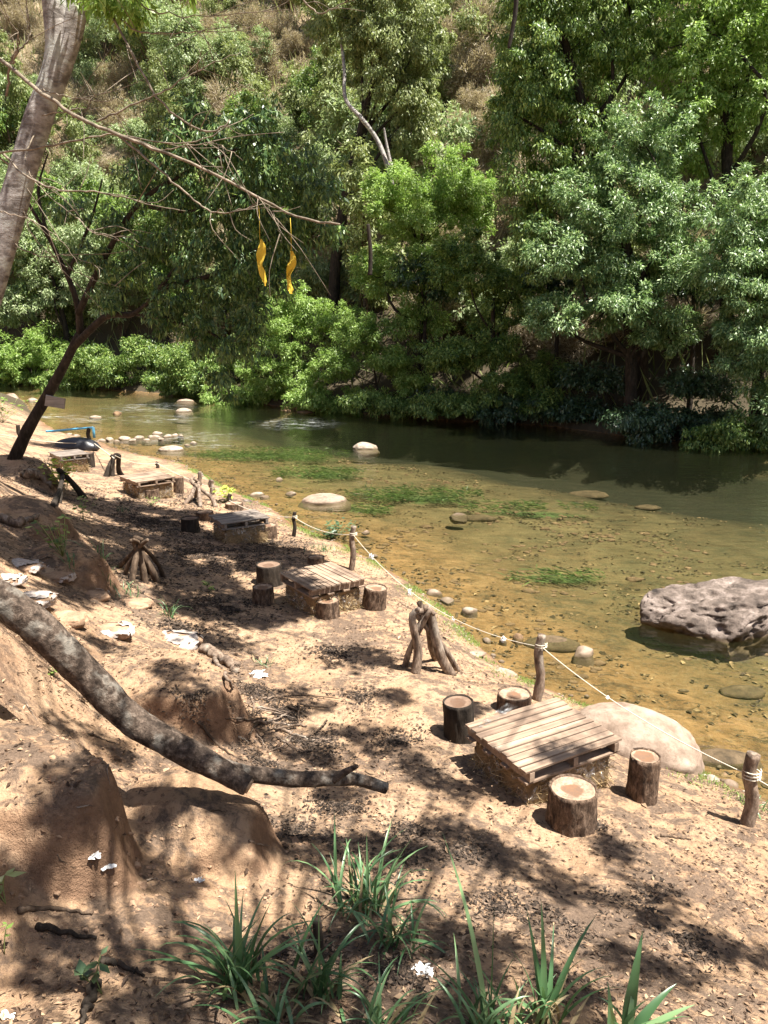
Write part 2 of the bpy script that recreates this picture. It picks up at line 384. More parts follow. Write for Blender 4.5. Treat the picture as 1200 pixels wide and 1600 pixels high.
def m_leaf(name, c1, c2, c3, trans=0.35, rough=0.45, spec=0.4):
    m, t = mat(name); N = NT(t)
    rpi = N.n('NewGeometry').outputs['Random Per Island']
    col = N.ramp(rpi, [(0.0, c1), (0.55, c2), (1.0, c3)])
    b = N.pbr(col, rough, None, spec)
    tl = N.n('BsdfTranslucent'); t.links.new(N.mix(0.5, col, N.mix(1.0, col, (1.1,1.2,0.62), 'MULTIPLY')), tl.inputs[0])
    ms = N.n('MixShader', inp={0: trans, 1: b, 2: tl.outputs[0]}); N.out(ms.outputs[0]); return m
def m_bark(name, dark, mid, light, scale=(1,1,0.35), sc=14, bump=0.8, lich=0.0, rough=0.9):
    m, t = mat(name); N = NT(t); P = rand_off(N, coords(N, 'Object', scale))
    a = N.noise(P, sc, 6, 0.75, 0.4); b = N.noise(P, sc*0.25, 4, 0.6)
    col = N.ramp(a, [(0.3, dark), (0.52, mid), (0.75, light)])
    if lich: col = N.mix(N.ramp(b, [(0.52, 0.0), (0.62, lich)]), col, (0.42,0.43,0.38))
    col = N.mix(N.ramp(N.noise(P, sc*0.5, 5, 0.7), [(0.35, 0.7), (0.5, 0.0)]), col, dark)
    N.out(N.pbr(col, rough, N.bump(a, bump, 0.02), 0.2)); return m
def m_wood(name, dark, mid, light, along='X', sc=6, stain=0.5, rough=0.75):
    m, t = mat(name); N = NT(t)
    s = {'X': (0.12,3.5,3.5), 'Y': (3.5,0.12,3.5), 'Z': (3.5,3.5,0.12)}[along]
    rpi = N.math('MULTIPLY', N.n('NewGeometry').outputs['Random Per Island'], 23.0)
    P = N.n('VectorMath', operation='ADD', inp={0: coords(N, 'Object', s), 1: rpi}).outputs[0]
    a = N.noise(P, sc, 6, 0.7, 0.6); b = N.noise(coords(N, 'Object'), 3.5, 4, 0.6)
    col = N.ramp(a, [(0.25, dark), (0.5, mid), (0.75, light)])
    col = N.mix(N.math('MULTIPLY', N.n('NewGeometry').outputs['Random Per Island'], 0.45), col, mid)
    col = N.mix(N.ramp(b, [(0.45, 0.0), (0.7, stain)]), col, dark)
    N.out(N.pbr(col, rough, N.bump(a, 0.4, 0.006), 0.25)); return m
def m_cut(name, heart=(0.17,0.095,0.057), sap=(0.37,0.27,0.19), r0=0.12):
    m, t = mat(name); N = NT(t); P = coords(N, 'Object')
    sep = N.n('SeparateXYZ', inp={0: P}); r = N.math('SQRT', N.math('ADD', N.math('MULTIPLY', sep.outputs[0], sep.outputs[0]), N.math('MULTIPLY', sep.outputs[1], sep.outputs[1])))
    P = rand_off(N, P); r = N.math('ADD', r, N.math('MULTIPLY', N.math('SUBTRACT', N.noise(P, 9, 3, 0.6), 0.5), 0.11))
    col = N.ramp(N.math('DIVIDE', r, r0), [(0.0, heart), (0.58, heart), (0.70, sap), (1.0, sap)])
    ring = N.n('TexWave', wave_type='RINGS', rings_direction='Z', inp={'Vector': P, 'Scale': 28.0, 'Distortion': 2.0}).outputs[1]
    col = N.mix(0.25, col, N.mix(ring, (0.22,0.11,0.05), col))
    col = N.mix(N.ramp(N.noise(P, 16, 5, 0.8), [(0.42, 0.75), (0.58, 0.0)]), col, (0.13,0.085,0.06))
    N.out(N.pbr(col, 0.8, N.bump(N.noise(P, 60, 3), 0.3, 0.004), 0.2)); return m
def m_rock(name, dark, mid, light, sc=4.0, pocks=0.0, wet=True, bump=0.6):
    m, t = mat(name); N = NT(t); P = rand_off(N, coords(N, 'Object'))
    a = N.noise(P, sc, 7, 0.7); b = N.noise(P, sc*5, 5, 0.75)
    col = N.ramp(a, [(0.3, dark), (0.5, mid), (0.7, light)])
    col = N.mix(N.ramp(b, [(0.35, 0.5), (0.5, 0.0)]), col, dark)
    if wet:
        z = N.n('SeparateXYZ', inp={0: N.n('NewGeometry').outputs['Position']}).outputs[2]
        w = N.ramp(N.math('ADD', z, N.math('MULTIPLY', N.math('SUBTRACT', a, 0.5), 0.06)), [(0.02, 0.85), (0.055, 0.0)])
        col = N.mix(w, col, (0.10,0.07,0.04))
    h = N.math('ADD', N.math('MULTIPLY', a, 0.6), N.math('MULTIPLY', b, 0.4))
    N.out(N.pbr(col, 0.85, N.bump(h, bump, 0.03), 0.25)); return m
def m_plain(name, col, rough=0.7, sc=20, var=0.25, spec=0.3, **kw):
    m, t = mat(name); N = NT(t); P = rand_off(N, coords(N, 'Object')); a = N.noise(P, sc, 5, 0.7)
    c = N.mix(N.ramp(a, [(0.3, var*2 if var < 0.5 else 1.0), (0.6, 0.0)]), col, tuple(q*0.45 for q in col))
    N.out(N.pbr(c, rough, N.bump(a, 0.3, 0.01), spec, **kw)); return m
def m_plastic():
    m, t = mat('clear_plastic_wrap'); N = NT(t); P = rand_off(N, coords(N, 'Object'))
    a = N.noise(P, 11, 5, 0.7, 1.2); nb = N.bump(a, 1.0, 0.05)
    tr = N.n('BsdfTransparent'); tr.inputs[0].default_value = (0.93,0.93,0.92,1)
    gl = N.n('BsdfGlossy', inp={'Roughness': 0.12, 'Normal': nb}); gl.inputs[0].default_value = (0.95,0.95,0.95,1)
    df = N.n('BsdfDiffuse', inp={'Normal': nb}); df.inputs[0].default_value = (0.62,0.60,0.58,1)
    s1 = N.n('MixShader', inp={0: 0.35, 1: gl.outputs[0], 2: df.outputs[0]})
    s2 = N.n('MixShader', inp={0: N.ramp(a, [(0.50, 0.04), (0.68, 0.75)]), 1: tr.outputs[0], 2: s1.outputs[0]})
    N.out(s2.outputs[0]); return m

M = {}
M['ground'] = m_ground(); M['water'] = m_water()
M['leaf_mid'] = m_leaf('leaf_mid_green', (0.05,0.105,0.022), (0.16,0.255,0.055), (0.38,0.48,0.14), 0.38, 0.45, 0.5)
M['leaf_bright'] = m_leaf('leaf_fresh_green', (0.13,0.22,0.04), (0.26,0.39,0.09), (0.43,0.55,0.19), 0.45, 0.45, 0.45)
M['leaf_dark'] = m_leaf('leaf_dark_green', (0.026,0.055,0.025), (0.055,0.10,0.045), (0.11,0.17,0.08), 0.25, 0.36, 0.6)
M['leaf_grey'] = m_leaf('leaf_greyish_green', (0.055,0.12,0.04), (0.20,0.31,0.11), (0.46,0.58,0.28), 0.33, 0.42, 0.6)
M['leaf_hang'] = m_leaf('leaf_hanging_green', (0.03,0.07,0.025), (0.085,0.155,0.05), (0.26,0.36,0.11), 0.35, 0.4, 0.5)
M['leaf_dry'] = m_leaf('leaf_dry_straw', (0.22,0.17,0.11), (0.38,0.31,0.21), (0.55,0.48,0.36), 0.3, 0.7) #(0.232,0.169,0.090), (0.428,0.339,0.197), (0.620,0.552,0.356), 0.3, 0.7)
M['leaf_olive'] = m_leaf('leaf_olive_green', (0.12,0.15,0.045), (0.23,0.28,0.10), (0.38,0.41,0.18), 0.35, 0.5) #(0.121,0.172,0.051), (0.242,0.322,0.111), (0.484,0.504,0.222), 0.35, 0.6)
M['leaf_pale'] = m_leaf('leaf_pale_green', (0.16,0.22,0.09), (0.29,0.37,0.17), (0.46,0.51,0.30), 0.35, 0.5) #(0.178,0.267,0.107), (0.339,0.463,0.197), (0.570,0.620,0.339), 0.35, 0.6)
M['bedleaf'] = m_leaf('sunken_leaf', (0.03,0.022,0.013), (0.09,0.062,0.033), (0.33,0.23,0.12), 0.03, 0.8, 0.2)
M['mulch'] = m_leaf('dark_leaf_mulch', (0.018,0.014,0.011), (0.055,0.04,0.03), (0.19,0.135,0.095), 0.05, 0.8, 0.2)
M['leaf_yellow'] = m_leaf('leaf_yellow_green', (0.321,0.428,0.053), (0.570,0.620,0.107), (0.620,0.620,0.214), 0.4)
M['grass'] = m_leaf('grass_blade_green', (0.045,0.105,0.04), (0.095,0.19,0.08), (0.21,0.33,0.15), 0.3, 0.35, 0.5)
M['grass_dry'] = m_leaf('grass_blade_dry', (0.16,0.12,0.06), (0.28,0.21,0.11), (0.35,0.28,0.16), 0.2, 0.7)
M['litter'] = m_leaf('dead_leaf_litter', (0.035,0.022,0.015), (0.13,0.08,0.05), (0.46,0.32,0.20), 0.08, 0.75, 0.2)
M['bark_grey'] = m_bark('bark_pale_grey', (0.09,0.075,0.065), (0.28,0.25,0.23), (0.50,0.47,0.44), (1,1,1.8), 14, 0.8, 0.6)
M['bark_brown'] = m_bark('bark_brown', (0.03,0.02,0.014), (0.10,0.068,0.045), (0.22,0.16,0.115))
M['bark_dark'] = m_bark('bark_dark', (0.012,0.009,0.007), (0.035,0.027,0.02), (0.08,0.062,0.048))
M['bark_log'] = m_bark('bark_fallen_trunk', (0.022,0.016,0.012), (0.10,0.073,0.055), (0.26,0.20,0.155), (1,1,1), 30, 1.0, 0.22)
M['bark_stump'] = m_bark('bark_rough_stool', (0.022,0.014,0.010), (0.12,0.078,0.052), (0.30,0.21,0.15), (1,1,0.4), 30, 1.0)
M['branch'] = m_bark('bark_thin_branch', (0.09,0.07,0.05), (0.21,0.17,0.125), (0.40,0.32,0.25), (1,1,1), 20, 0.4)
M['stick'] = m_bark('bark_weathered_stick', (0.06,0.042,0.032), (0.20,0.145,0.105), (0.40,0.31,0.24), (1,1,0.4), 22, 0.7, 0.2)
M['cut_dark'] = m_cut('cut_wood_dark', (0.10,0.06,0.04), (0.20,0.14,0.10)); M['cut'] = m_cut('cut_wood_face'); M['cut_pale'] = m_cut('cut_wood_pale', (0.5,0.3,0.16), (0.62,0.46,0.3))
M['pallet'] = m_wood('pallet_board_pine', (0.06,0.04,0.03), (0.29,0.205,0.145), (0.48,0.375,0.28), stain=.7)
M['pallet_dark'] = m_wood('pallet_board_grey', (0.07,0.055,0.045), (0.20,0.165,0.14), (0.36,0.32,0.28))
M['hay'] = m_plain('hay_straw_block', (0.25,0.165,0.085), 0.9, 30, 0.6)
M['straw'] = m_leaf('straw_stems', (0.16,0.10,0.045), (0.36,0.25,0.12), (0.58,0.45,0.26), 0.1, 0.7)
M['plastic'] = m_plastic()
M['rock_pink'] = m_rock('rock_pinkish_granite', (0.13,0.09,0.064), (0.27,0.20,0.15), (0.38,0.30,0.235), 3.0)
M['rock_grey'] = m_rock('rock_pitted_grey', (0.022,0.017,0.014), (0.12,0.092,0.075), (0.31,0.25,0.215), 3.5, bump=1.0)
M['rock_pale'] = m_rock('rock_pale_river', (0.13,0.09,0.065), (0.29,0.235,0.18), (0.42,0.36,0.29), 6.0)
M['rock_brown'] = m_rock('rock_brown_wet', (0.06,0.037,0.02), (0.16,0.10,0.055), (0.27,0.18,0.10), 6.0, wet=False)
M['rock_sunk'] = m_rock('rock_sunken_silty', (0.03,0.022,0.012), (0.09,0.062,0.033), (0.15,0.105,0.06), 6.0, wet=False)
M['rope'] = m_plain('rope_pale_fibre', (0.62,0.56,0.45), 0.85, 90, 0.2)
M['white'] = m_plain('white_plastic_scrap', (0.80,0.79,0.76), 0.5, 12, 0.15)
M['sack'] = m_plain('white_woven_sack', (0.46,0.39,0.34), 0.85, 30, 0.6)
M['yellow'] = m_plain('yellow_cloth', (0.66,0.47,0.05), 0.8, 12, 0.2)
M['blue'] = m_plain('blue_pvc_pipe', (0.12,0.42,0.62), 0.35, 6, 0.1, 0.5)
M['tarp'] = m_plain('black_tarpaulin', (0.02,0.02,0.024), 0.45, 6, 0.3, 0.5)
M['board'] = m_wood('grey_board', (0.12,0.10,0.09), (0.28,0.25,0.22), (0.42,0.38,0.34))
M['green_rag'] = m_plain('pale_green_cloth', (0.42,0.52,0.44), 0.8, 20, 0.2)

# ------------------------------------------------------------------ ground sheet and water
def axis_nodes(lo, hi, c0, c1, d0, growth):
    a = list(np.arange(c0, c1, d0)); d = d0; x = c1
    while x < hi: a.append(x); d *= growth; x += d
    a.append(hi); d = d0; x = c0-d
    while x > lo: a.insert(0, x); d *= growth; x -= d
    a.insert(0, lo); return np.array(a)
gx = axis_nodes(-260, 260, -3.6, 4.2, 0.026, 1.028); gy = axis_nodes(-40, 330, 2.0, 8.5, 0.026, 1.0125)
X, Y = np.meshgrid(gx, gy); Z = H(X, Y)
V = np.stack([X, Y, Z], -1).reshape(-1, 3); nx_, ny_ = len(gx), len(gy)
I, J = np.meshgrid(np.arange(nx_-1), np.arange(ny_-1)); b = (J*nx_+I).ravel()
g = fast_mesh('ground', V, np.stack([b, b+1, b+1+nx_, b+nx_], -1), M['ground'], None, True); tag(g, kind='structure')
# water sheet: ends inside the two banks
wx = np.linspace(-140, 60, 240); wy = np.linspace(-30, 120, 200)
X, Y = np.meshgrid(wx, wy); V = np.stack([X, Y, X*0], -1).reshape(-1, 3)
I, J = np.meshgrid(np.arange(239), np.arange(199)); b = (J*240+I).ravel()
cx = (X[:-1,:-1]+X[1:,1:]).ravel()/2; cy = (Y[:-1,:-1]+Y[1:,1:]).ravel()/2
keep = (polydist(cx, cy, SH) < 1.2) & (polydist(cx, cy, FA) > -1.5)
w = fast_mesh('water', V, np.stack([b, b+1, b+241, b+240], -1)[keep], M['water'], None, True); tag(w, kind='structure')

# ------------------------------------------------------------------ rocks
def ico(sub):
    import bmesh
    bm = bmesh.new(); bmesh.ops.create_icosphere(bm, subdivisions=sub, radius=1.0)
    V = np.array([v.co[:] for v in bm.verts]); Fc = [[v.index for v in f.verts] for f in bm.faces]; bm.free(); return V, Fc
ICO = {k: ico(k) for k in (2, 3, 4, 5, 6)}
def rock(name, px, py, wpx, hfrac, mt, label, group=None, depth=0.8, rot=None, sub=4, amp=0.22, seed=None, z0=None, sink=0.25, sharp=0.0, pits=False, flat=0.0):
    seed = int(rng.integers(1, 9999)) if seed is None else seed
    c = G(px, py) if z0 is None else atz(px, py, z0)
    wm = wpx*np.linalg.norm(c-np.array([0,0,CAMZ]))/F*0.98
    Vv, Fc = ICO[sub]; n = fbm(Vv*1.1+seed, 3, seed); Vn = Vv*(1+amp*n)[:, None]
    if sharp:                                       # plane cuts give facets
        r2 = np.random.default_rng(seed)
        for _ in range(9):
            d = r2.normal(size=3); d /= np.linalg.norm(d); k = Vn@d; lim = r2.uniform(0.55, 0.85)
            Vn = Vn-np.outer(np.clip(k-lim, 0, None)*sharp, d)
    Vn = Vn*(1+0.07*fbm(Vv*4+seed, 4, seed+2))[:, None]
    if pits:
        q = fbm(Vv*np.array([4.5,4.5,3.0])+seed, 4, seed+5); Vn = Vn*(1-0.11*sstep(0.05, 0.4, q)-0.06*sstep(0.1, 0.4, fbm(Vv*11, 3, seed+8)))[:, None]
    Vn = Vn*np.array([wm/2, wm/2*depth, wm*hfrac])
    if -0.1 < c[2] <= 0.03: Vn[:,2] = np.where(Vn[:,2] < 0, Vn[:,2]*max(1.0, 0.35/(wm*hfrac)), Vn[:,2])
    if c[2] > -0.1 and c[2] <= 0.03: Vn[:,:2] *= (1+0.35*np.clip(-Vn[:,2]/0.35, 0, 1)*2.6)[:, None]
    if flat: Vn[:,2] = np.minimum(Vn[:,2], wm*hfrac*(1-flat)+Vn[:,2]*0.1)
    o = MB().add(Vn, Fc).build(name, M[mt]); zb = max(c[2], 0.0) if z0 is None else z0
    o.location = (c[0], c[1], zb-wm*hfrac*sink); o.rotation_euler = (0, 0, rot if rot is not None else float(rng.uniform(0, 6)))
    return tag(o, label, 'boulder' if name == 'boulder' else 'rock', group)
rock('boulder', 1128, 1003, 268, 0.25, 'rock_grey', 'large pitted grey boulder standing in the river at the right', depth=0.62, rot=R(-8), sub=6, amp=0.34, seed=41, sharp=0.85, pits=True, sink=0.05)
rock('boulder', 985, 1165, 205, 0.30, 'rock_pink', 'big smooth pinkish boulder on the shore behind the nearest pallet', depth=0.62, rot=R(-32), sub=5, amp=0.14, seed=12, sink=0.1)
rock('boulder', 506, 783, 72, 0.16, 'rock_pink', 'rounded pink boulder in the shallows off the third pallet table', depth=0.7, rot=0.1, amp=0.12, seed=8, z0=0, sink=0.0)
rock('boulder', 268, 703, 38, 0.17, 'rock_pale', 'low oval pale boulder in the water beside the line of stones', depth=0.8, rot=0, amp=0.08, seed=9, z0=0, sink=0)
rock('boulder', 573, 700, 42, 0.26, 'rock_pale', 'angular pale boulder alone in mid river', depth=0.7, rot=0.2, sharp=0.9, seed=14, z0=0, sink=0.1)
rock('boulder', 287, 643, 24, 0.22, 'rock_pale', 'round pale rock in the rippling water, nearer of the two by the far bank', z0=0, rot=0, amp=0.1, sink=0)
rock('boulder', 290, 627, 28, 0.12, 'rock_pink', 'wide tan rock at the foot of the far bank bushes', z0=0, rot=0, depth=0.5, sink=0)
rock('rock', 911, 1022, 42, 0.34, 'rock_pink', 'knobbly tan rock in the shallows between stake and pitted boulder', rot=0.4, sharp=0.8, z0=-0.02, sink=0.1)
rock('rock', 717, 811, 34, 0.27, 'rock_grey', 'small dark rock with pale top beside the waterweed', z0=-0.105, rot=0, sink=0, sharp=.8)

for (px, py, w_, hh, mt, lb) in [(733,962,36,.28,'rock_pale','pale angular rock at the water edge above the stick tripod'),
        (699,943,30,.16,'rock_pale','flat slab of pale rock on the shore near the taped rope'),
        (676,930,28,.3,'rock_pink','brown rock on the shore, farthest of the shore cluster'),
        (760,1004,17,.3,'rock_pale','white stone just under the rope by the stake'),
        (785,1008,13,.3,'rock_pale','small white pebble under the rope right of the white stone'),
        (809,1005,21,.35,'rock_brown','brown pointed stone in the shallows left of the tall stake'),
        (640,930,20,.3,'rock_pink','small pink stone on the shore right of the second pallet table'),
        (1140,1226,28,.3,'rock_pink','tan stone at the water edge left of the end stake'),
        (1112,1218,24,.3,'rock_pale','pale stone at the foot of the smooth shore boulder'),
        (790,1052,44,.2,'rock_pink','low half-buried pale boulder behind the tall stake'),
        (740,1022,36,.16,'rock_pink','low rock half hidden in shore grass by the rope'),
        (455,778,18,.25,'rock_pale','small pale stone left of the rounded pink boulder'),
        (436,761,14,.3,'rock_pale','single pebble out in the water above the stone pair'),
        (402,776,24,.3,'rock_pale','pale stone of the pair behind the third table'),
        (414,780,18,.25,'rock_pink','lower pink stone of the pair behind the third table'),
        (386,784,17,.35,'rock_grey','dark stone at the water edge near the leafy weed'),
        (293,706,12,.3,'rock_pale','small stone right of the low oval boulder'),
        (304,704,13,.3,'rock_pale','outermost small stone beside the low oval boulder'),
        (150,662,20,.2,'rock_pale','flat pale stone in the ripples above the blue pipe'),
        (184,658,16,.3,'rock_brown','brown stone in the ripples right of the flat pale stone'),
        (52,629,20,.25,'rock_pale','pale stone in the water left of the leaning tree'),
        (20,620,20,.35,'rock_pink','pink rock on the sandy point at the left edge'),
        (448,662,22,.2,'rock_brown','brown rock in mid river, left of a low pair'),
        (480,664,34,.12,'rock_brown','wide low brown rock in mid river, right of a low pair'),
        (571,840,16,.3,'rock_pink','small stone in the water beside the taller stake'),
        (312,742,16,.3,'rock_grey','grey stone under the pale stick tripod'),]:
    rock('rock', px, py, w_, hh, mt, lb, sub=3, sharp=0.7)
for (px, py, w_) in [(158,690,15),(172,688,18),(183,690,12),(196,687,20),(208,689,14),(218,685,20),(229,688,14),(240,684,22),(252,687,15),(262,683,16),(274,681,14),(283,682,11),(146,692,14),(246,679,18),(134,688,16),(120,682,14),(108,680,12)]:
    rock('rock', px, py, w_, .32, 'rock_pale', 'small pale stone in the line of stones reaching into the river', 'stones lined up in the far shallows', sub=3, sharp=0.7, z0=0, sink=0.1)
for (px, py, w_, lb) in [(748,812,56,'thin brown stone under water beside the small dark rock'),(920,775,60,'flat tawny stone under water below the shade line'),(1000,725,52,'tawny stone under water at the edge of the tree shade'),(1012,795,40,'submerged tan stone right of the weed bed'),
        (1130,1190,90,'broad brown slab under water in front of the end stake'),(860,1010,90,'brown slab under water between the stake and the knobbly rock'),(1160,1085,70,'dull stone under water below the pitted boulder'),(1068,1082,16,'small orange stone under water right of the smooth boulder')]:
    zb = -0.3
    for _ in range(6): c = atz(px, py, zb+0.05); zb = H1(c[0], c[1])
    o = rock('rock', px, py, w_, .12, 'rock_brown', lb, sub=3, z0=zb, rot=0, depth=0.5, sink=0.3); o.data.materials[0] = M['rock_sunk']; o.location.z = zb+0.02

# ------------------------------------------------------------------ log stools
def stool(px, py, wpx, hpx, label, tilt=(0,0), mt='bark_stump', cut='cut', flare=1.0):
    """px,py: middle of its foot in the photo; wpx width, hpx bark height in photo pixels"""
    if 'dark' in label.split(' log')[0]: mt, cut = 'bark_dark', 'cut_dark'
    c = G(px, py); D = np.linalg.norm(c-np.array([0,0,CAMZ])); r = wpx*D/F/2; el = math.atan2(CAMZ-c[2], c[1])
    h = hpx*D/F/cos(el)
    t = empty('log_stool', (c[0], c[1], c[2]-0.02), float(rng.uniform(0, 6)), label, 'stool', 'sawn log stools round the pallet tables')
    t.rotation_euler = (tilt[1], tilt[0], 0)
    seed = int(rng.integers(1, 999)); zs = np.linspace(0, h+0.02, 12); seg = 56
    rr = r*(1+0.05*(1-zs/h)*flare)
    an = np.linspace(0, 2*pi, seg, endpoint=False); shape = 1+0.06*fbm(np.stack([np.cos(an), np.sin(an), an*0+seed], -1), 2, seed)
    def rings(zz, rad, bark):
        out = []
        for z, q in zip(zz, rad):
            p = np.stack([np.cos(an)*7, np.sin(an)*7, an*0+z*9+seed], -1); f = 1+bark*fbm(p, 3, seed)
            out.append(np.stack([np.cos(an)*q*shape*f, np.sin(an)*q*shape*f, an*0+z], -1))
        return out
    L = rings(zs, rr, 0.10); L += rings([h+0.018], [r*0.93], 0.02); L += rings([h+0.004], [r*0.90], 0.0)
    V = np.concatenate(L); n = len(L); Fc = [(i*seg+k, i*seg+(k+1)%seg, (i+1)*seg+(k+1)%seg, (i+1)*seg+k) for i in range(n-1) for k in range(seg)]
    MB().add(V, Fc).build('bark', M[mt], t)
    L = [np.stack([np.cos(an)*q*shape, np.sin(an)*q*shape, an*0+z], -1) for q, z in ((r*0.905, h+0.006), (r*0.6, h+0.000), (r*0.3, h-0.006))]
    V = np.concatenate(L+[np.array([[0, 0, h-0.008]])]); Fc = [(i*seg+k, i*seg+(k+1)%seg, (i+1)*seg+(k+1)%seg, (i+1)*seg+k) for i in range(2) for k in range(seg)]
    Fc += [(2*seg+k, 2*seg+(k+1)%seg, 3*seg) for k in range(seg)]
    MB().add(V, Fc).build('cut_face', M[cut], t); return t
STOOLS = [(892,1286,66,46,'widest log stool, nearest the camera, with a dished brown top',(0,0)),
  (1002,1248,40,56,'tall narrow log stool right of the nearest pallet table',(0,0)),
  (718,1153,44,52,'dark log stool, shade put in its colour, left of the nearest pallet table',(-0.06,0)),  # dark bark and cut face carry the shade in their colour
  (803,1112,50,26,'short log stool mostly hidden behind the nearest pallet table',(0,0)),
  (512,962,36,24,'squat log stool in front of the second pallet table',(0,0)),
  (584,950,36,32,'leaning log stool right of the second pallet table',(0.10,0)),
  (412,943,32,26,'short hollow-topped log stool left of the second pallet table',(0,0)),
  (421,912,38,30,'dark log stool at the back left corner of the second pallet table',(0,0)),
  (494,882,25,12,'small log stool behind the second pallet table',(0,0)),
  (298,830,26,20,'dark log stool at the left of the third pallet table',(0,0)),
  (320,812,26,12,'low flat log stool behind the left corner of the third table',(0,0)),
  (366,795,27,9,'low log stool at the waterside behind the third table',(0,0)),
  (419,840,28,20,'log stool at the right end of the third pallet table',(0,0)),
  (369,842,26,15,'short dark log stool in front of the third pallet table',(0,0)),
  (279,770,15,24,'upright log stool right of the fourth pallet table',(0.05,0)),
  (236,778,24,14,'split log stool in front of the fourth pallet table',(0,0)),
  (139,729,17,20,'dark log stool right of the fifth pallet table',(0,0))]
# ------------------------------------------------------------------ pallets on wrapped hay bales
def hay_bale(c, L, W, Hh, rz, label, mt='hay'):
    t = empty('hay_bale', c, rz, label, 'hay bale', 'plastic wrapped hay bales under the pallets')
    n = 14; s = []; Fc = []
    Vv, Fi = ICO[5]; P = np.sign(Vv)*np.abs(Vv)**0.28; P = P/np.max(np.abs(P), axis=1)[:, None]*(0.94+0.06*np.linalg.norm(Vv, axis=1)[:, None])
    P = P*(1+0.045*fbm(P*5+c[0], 3, 3))[:, None]*np.array([L/2, W/2, Hh/2])+np.array([0, 0, Hh/2-0.02])
    MB().add(P, Fi).build('hay_block', M[mt], t)
    # loose stems poking out
    m = 1400; u = rng.uniform(-1, 1, (m, 3)); k = rng.integers(0, 3, m); u[np.arange(m), k] = np.sign(u[np.arange(m), k]); u[:, 2] = np.abs(u[:, 2])*rng.uniform(0, 1, m)*2-1
    p = u*np.array([L/2, W/2, Hh/2])+np.array([0, 0, Hh/2]); d = rng.normal(size=(m, 3))*0.6+u*0.35; d /= np.linalg.norm(d, axis=1)[:, None]
    ln = rng.uniform(0.05, 0.16, m)[:, None]; sd = np.cross(d, rng.normal(size=(m, 3))); sd /= np.linalg.norm(sd, axis=1)[:, None]; sd *= 0.0025
    V = np.stack([p-sd-d*ln*0.3, p+sd-d*ln*0.3, p+d*ln*0.7+sd, p+d*ln*0.7-sd], 1).reshape(-1, 3); Q = np.arange(4*m).reshape(-1, 4)
    fast_mesh('loose_straw', V, Q, M['straw'], t)
    # plastic wrap: wavy skirt round the block
    seg = 96; an = np.linspace(0, 2*pi, seg, endpoint=False); ca, sa = np.cos(an), np.sin(an)
    q = np.maximum(np.abs(ca), np.abs(sa)); bx, by = ca/q*L/2, sa/q*W/2; rows = []
    for j, z in enumerate(np.linspace(0.03, 1.0, 9)):
        f = 1.035+0.035*fbm(np.stack([ca*6, sa*6, an*0+z*5+c[1]], -1), 3, 9); rows.append(np.stack([bx*f, by*f, an*0+z*Hh+0.02*noise3(np.stack([ca*4,sa*4,an*0],-1), 3)], -1))
    V = np.concatenate(rows); drop = noise3(np.stack([np.tile(ca, 8)*2.2, np.tile(sa, 8)*2.2, np.repeat(np.arange(8), seg)*0.4+c[0]], -1), 77)
    Fc = [(j*seg+k, j*seg+(k+1)%seg, (j+1)*seg+(k+1)%seg, (j+1)*seg+k) for j in range(8) for k in range(seg) if drop[j*seg+k] > -0.15]
    MB().add(V, Fc).build('plastic_wrap', M['plastic'], t); return t
def pallet_table(corners, slat_along, ns, label, blabel, mt='pallet', zt=None, base_py=None, H_p=0.12, Hb=0.30, bales=2, mtb='pallet'):
    px = np.mean([q[0] for q in corners]); py = np.mean([q[1] for q in corners])
    # find the table height: ground under the centre + bale + pallet
    z = 0.9
    for _ in range(8):
        c = atz(px, py, z); z = H1(c[0], c[1])+H_p+Hb
    P = [atz(q[0], q[1], z) for q in corners]; A, B, C, D = P; c = (A+B+C+D)/4
    u = (B-A+C-D)/2; w = (D-A+C-B)/2
    if slat_along == 'AD': u, w = w, u
    Lu, Lw = np.linalg.norm(u), np.linalg.norm(w); un = u/Lu; ang = math.atan2(un[1], un[0])
    wn = np.array([-sin(ang), cos(ang), 0]); Lw = abs(w@wn)
    zg = z-H_p-Hb; t = empty('wooden_pallet', (c[0], c[1], zg+Hb), ang, label, 'pallet', 'pallets used as low picnic tables')
    pitch = Lw/ns; bw = pitch*0.84; mb = MB()
    for i in range(ns):
        yy = -Lw/2+pitch*(i+0.5); dx = float(rng.uniform(-0.012, 0.012)); zz = float(rng.uniform(-0.002, 0.003)); a = float(rng.uniform(-0.01, 0.01))
        mb.box((dx, yy, H_p-0.009+zz), (Lu, bw*float(rng.uniform(0.93, 1.05)), 0.018), Matrix.Rotation(a, 3, 'Z'), 0.0015)
    mb.build('deck', M[mt], t, False)
    for s in (-1, 0, 1):
        MB().box((s*(Lu/2-0.06), 0, H_p*0.5+0.0), (0.045, Lw*0.985, H_p*0.60), None, 0.002).build('stringer', M[mtb], t, False)
    mb = MB()
    for s in (-1, -0.33, 0.33, 1): mb.box((0, s*(Lw/2-0.06), 0.009), (Lu*0.98, 0.09, 0.016), None, 0.002)
    mb.build('bottom_board', M[mtb], t, False)
    for k in range(bales):
        off = ((k+0.5)/bales-0.5)*Lw*0.88; bc = c+wn*off
        hay_bale((bc[0], bc[1], zg-0.02), Lu*0.84, Lw*0.82/bales, Hb+0.02, ang, blabel[k])
    return t
T1 = pallet_table([(728,1131),(870,1088),(971,1156),(820,1209)], 'AB', 10, 'nearest and largest pallet table, clean sunlit boards', ['shredded plastic-wrapped hay bale under the near edge of the nearest pallet','hay bale under the far edge of the nearest pallet'])
pallet_table([(437,894),(516,878),(573,902),(486,924)], 'AD', 11, 'second pallet table, reddish worn slats, with five log stools around', ['plastic-wrapped hay bale under the near edge of the second pallet','hay bale under the back edge of the second pallet'])
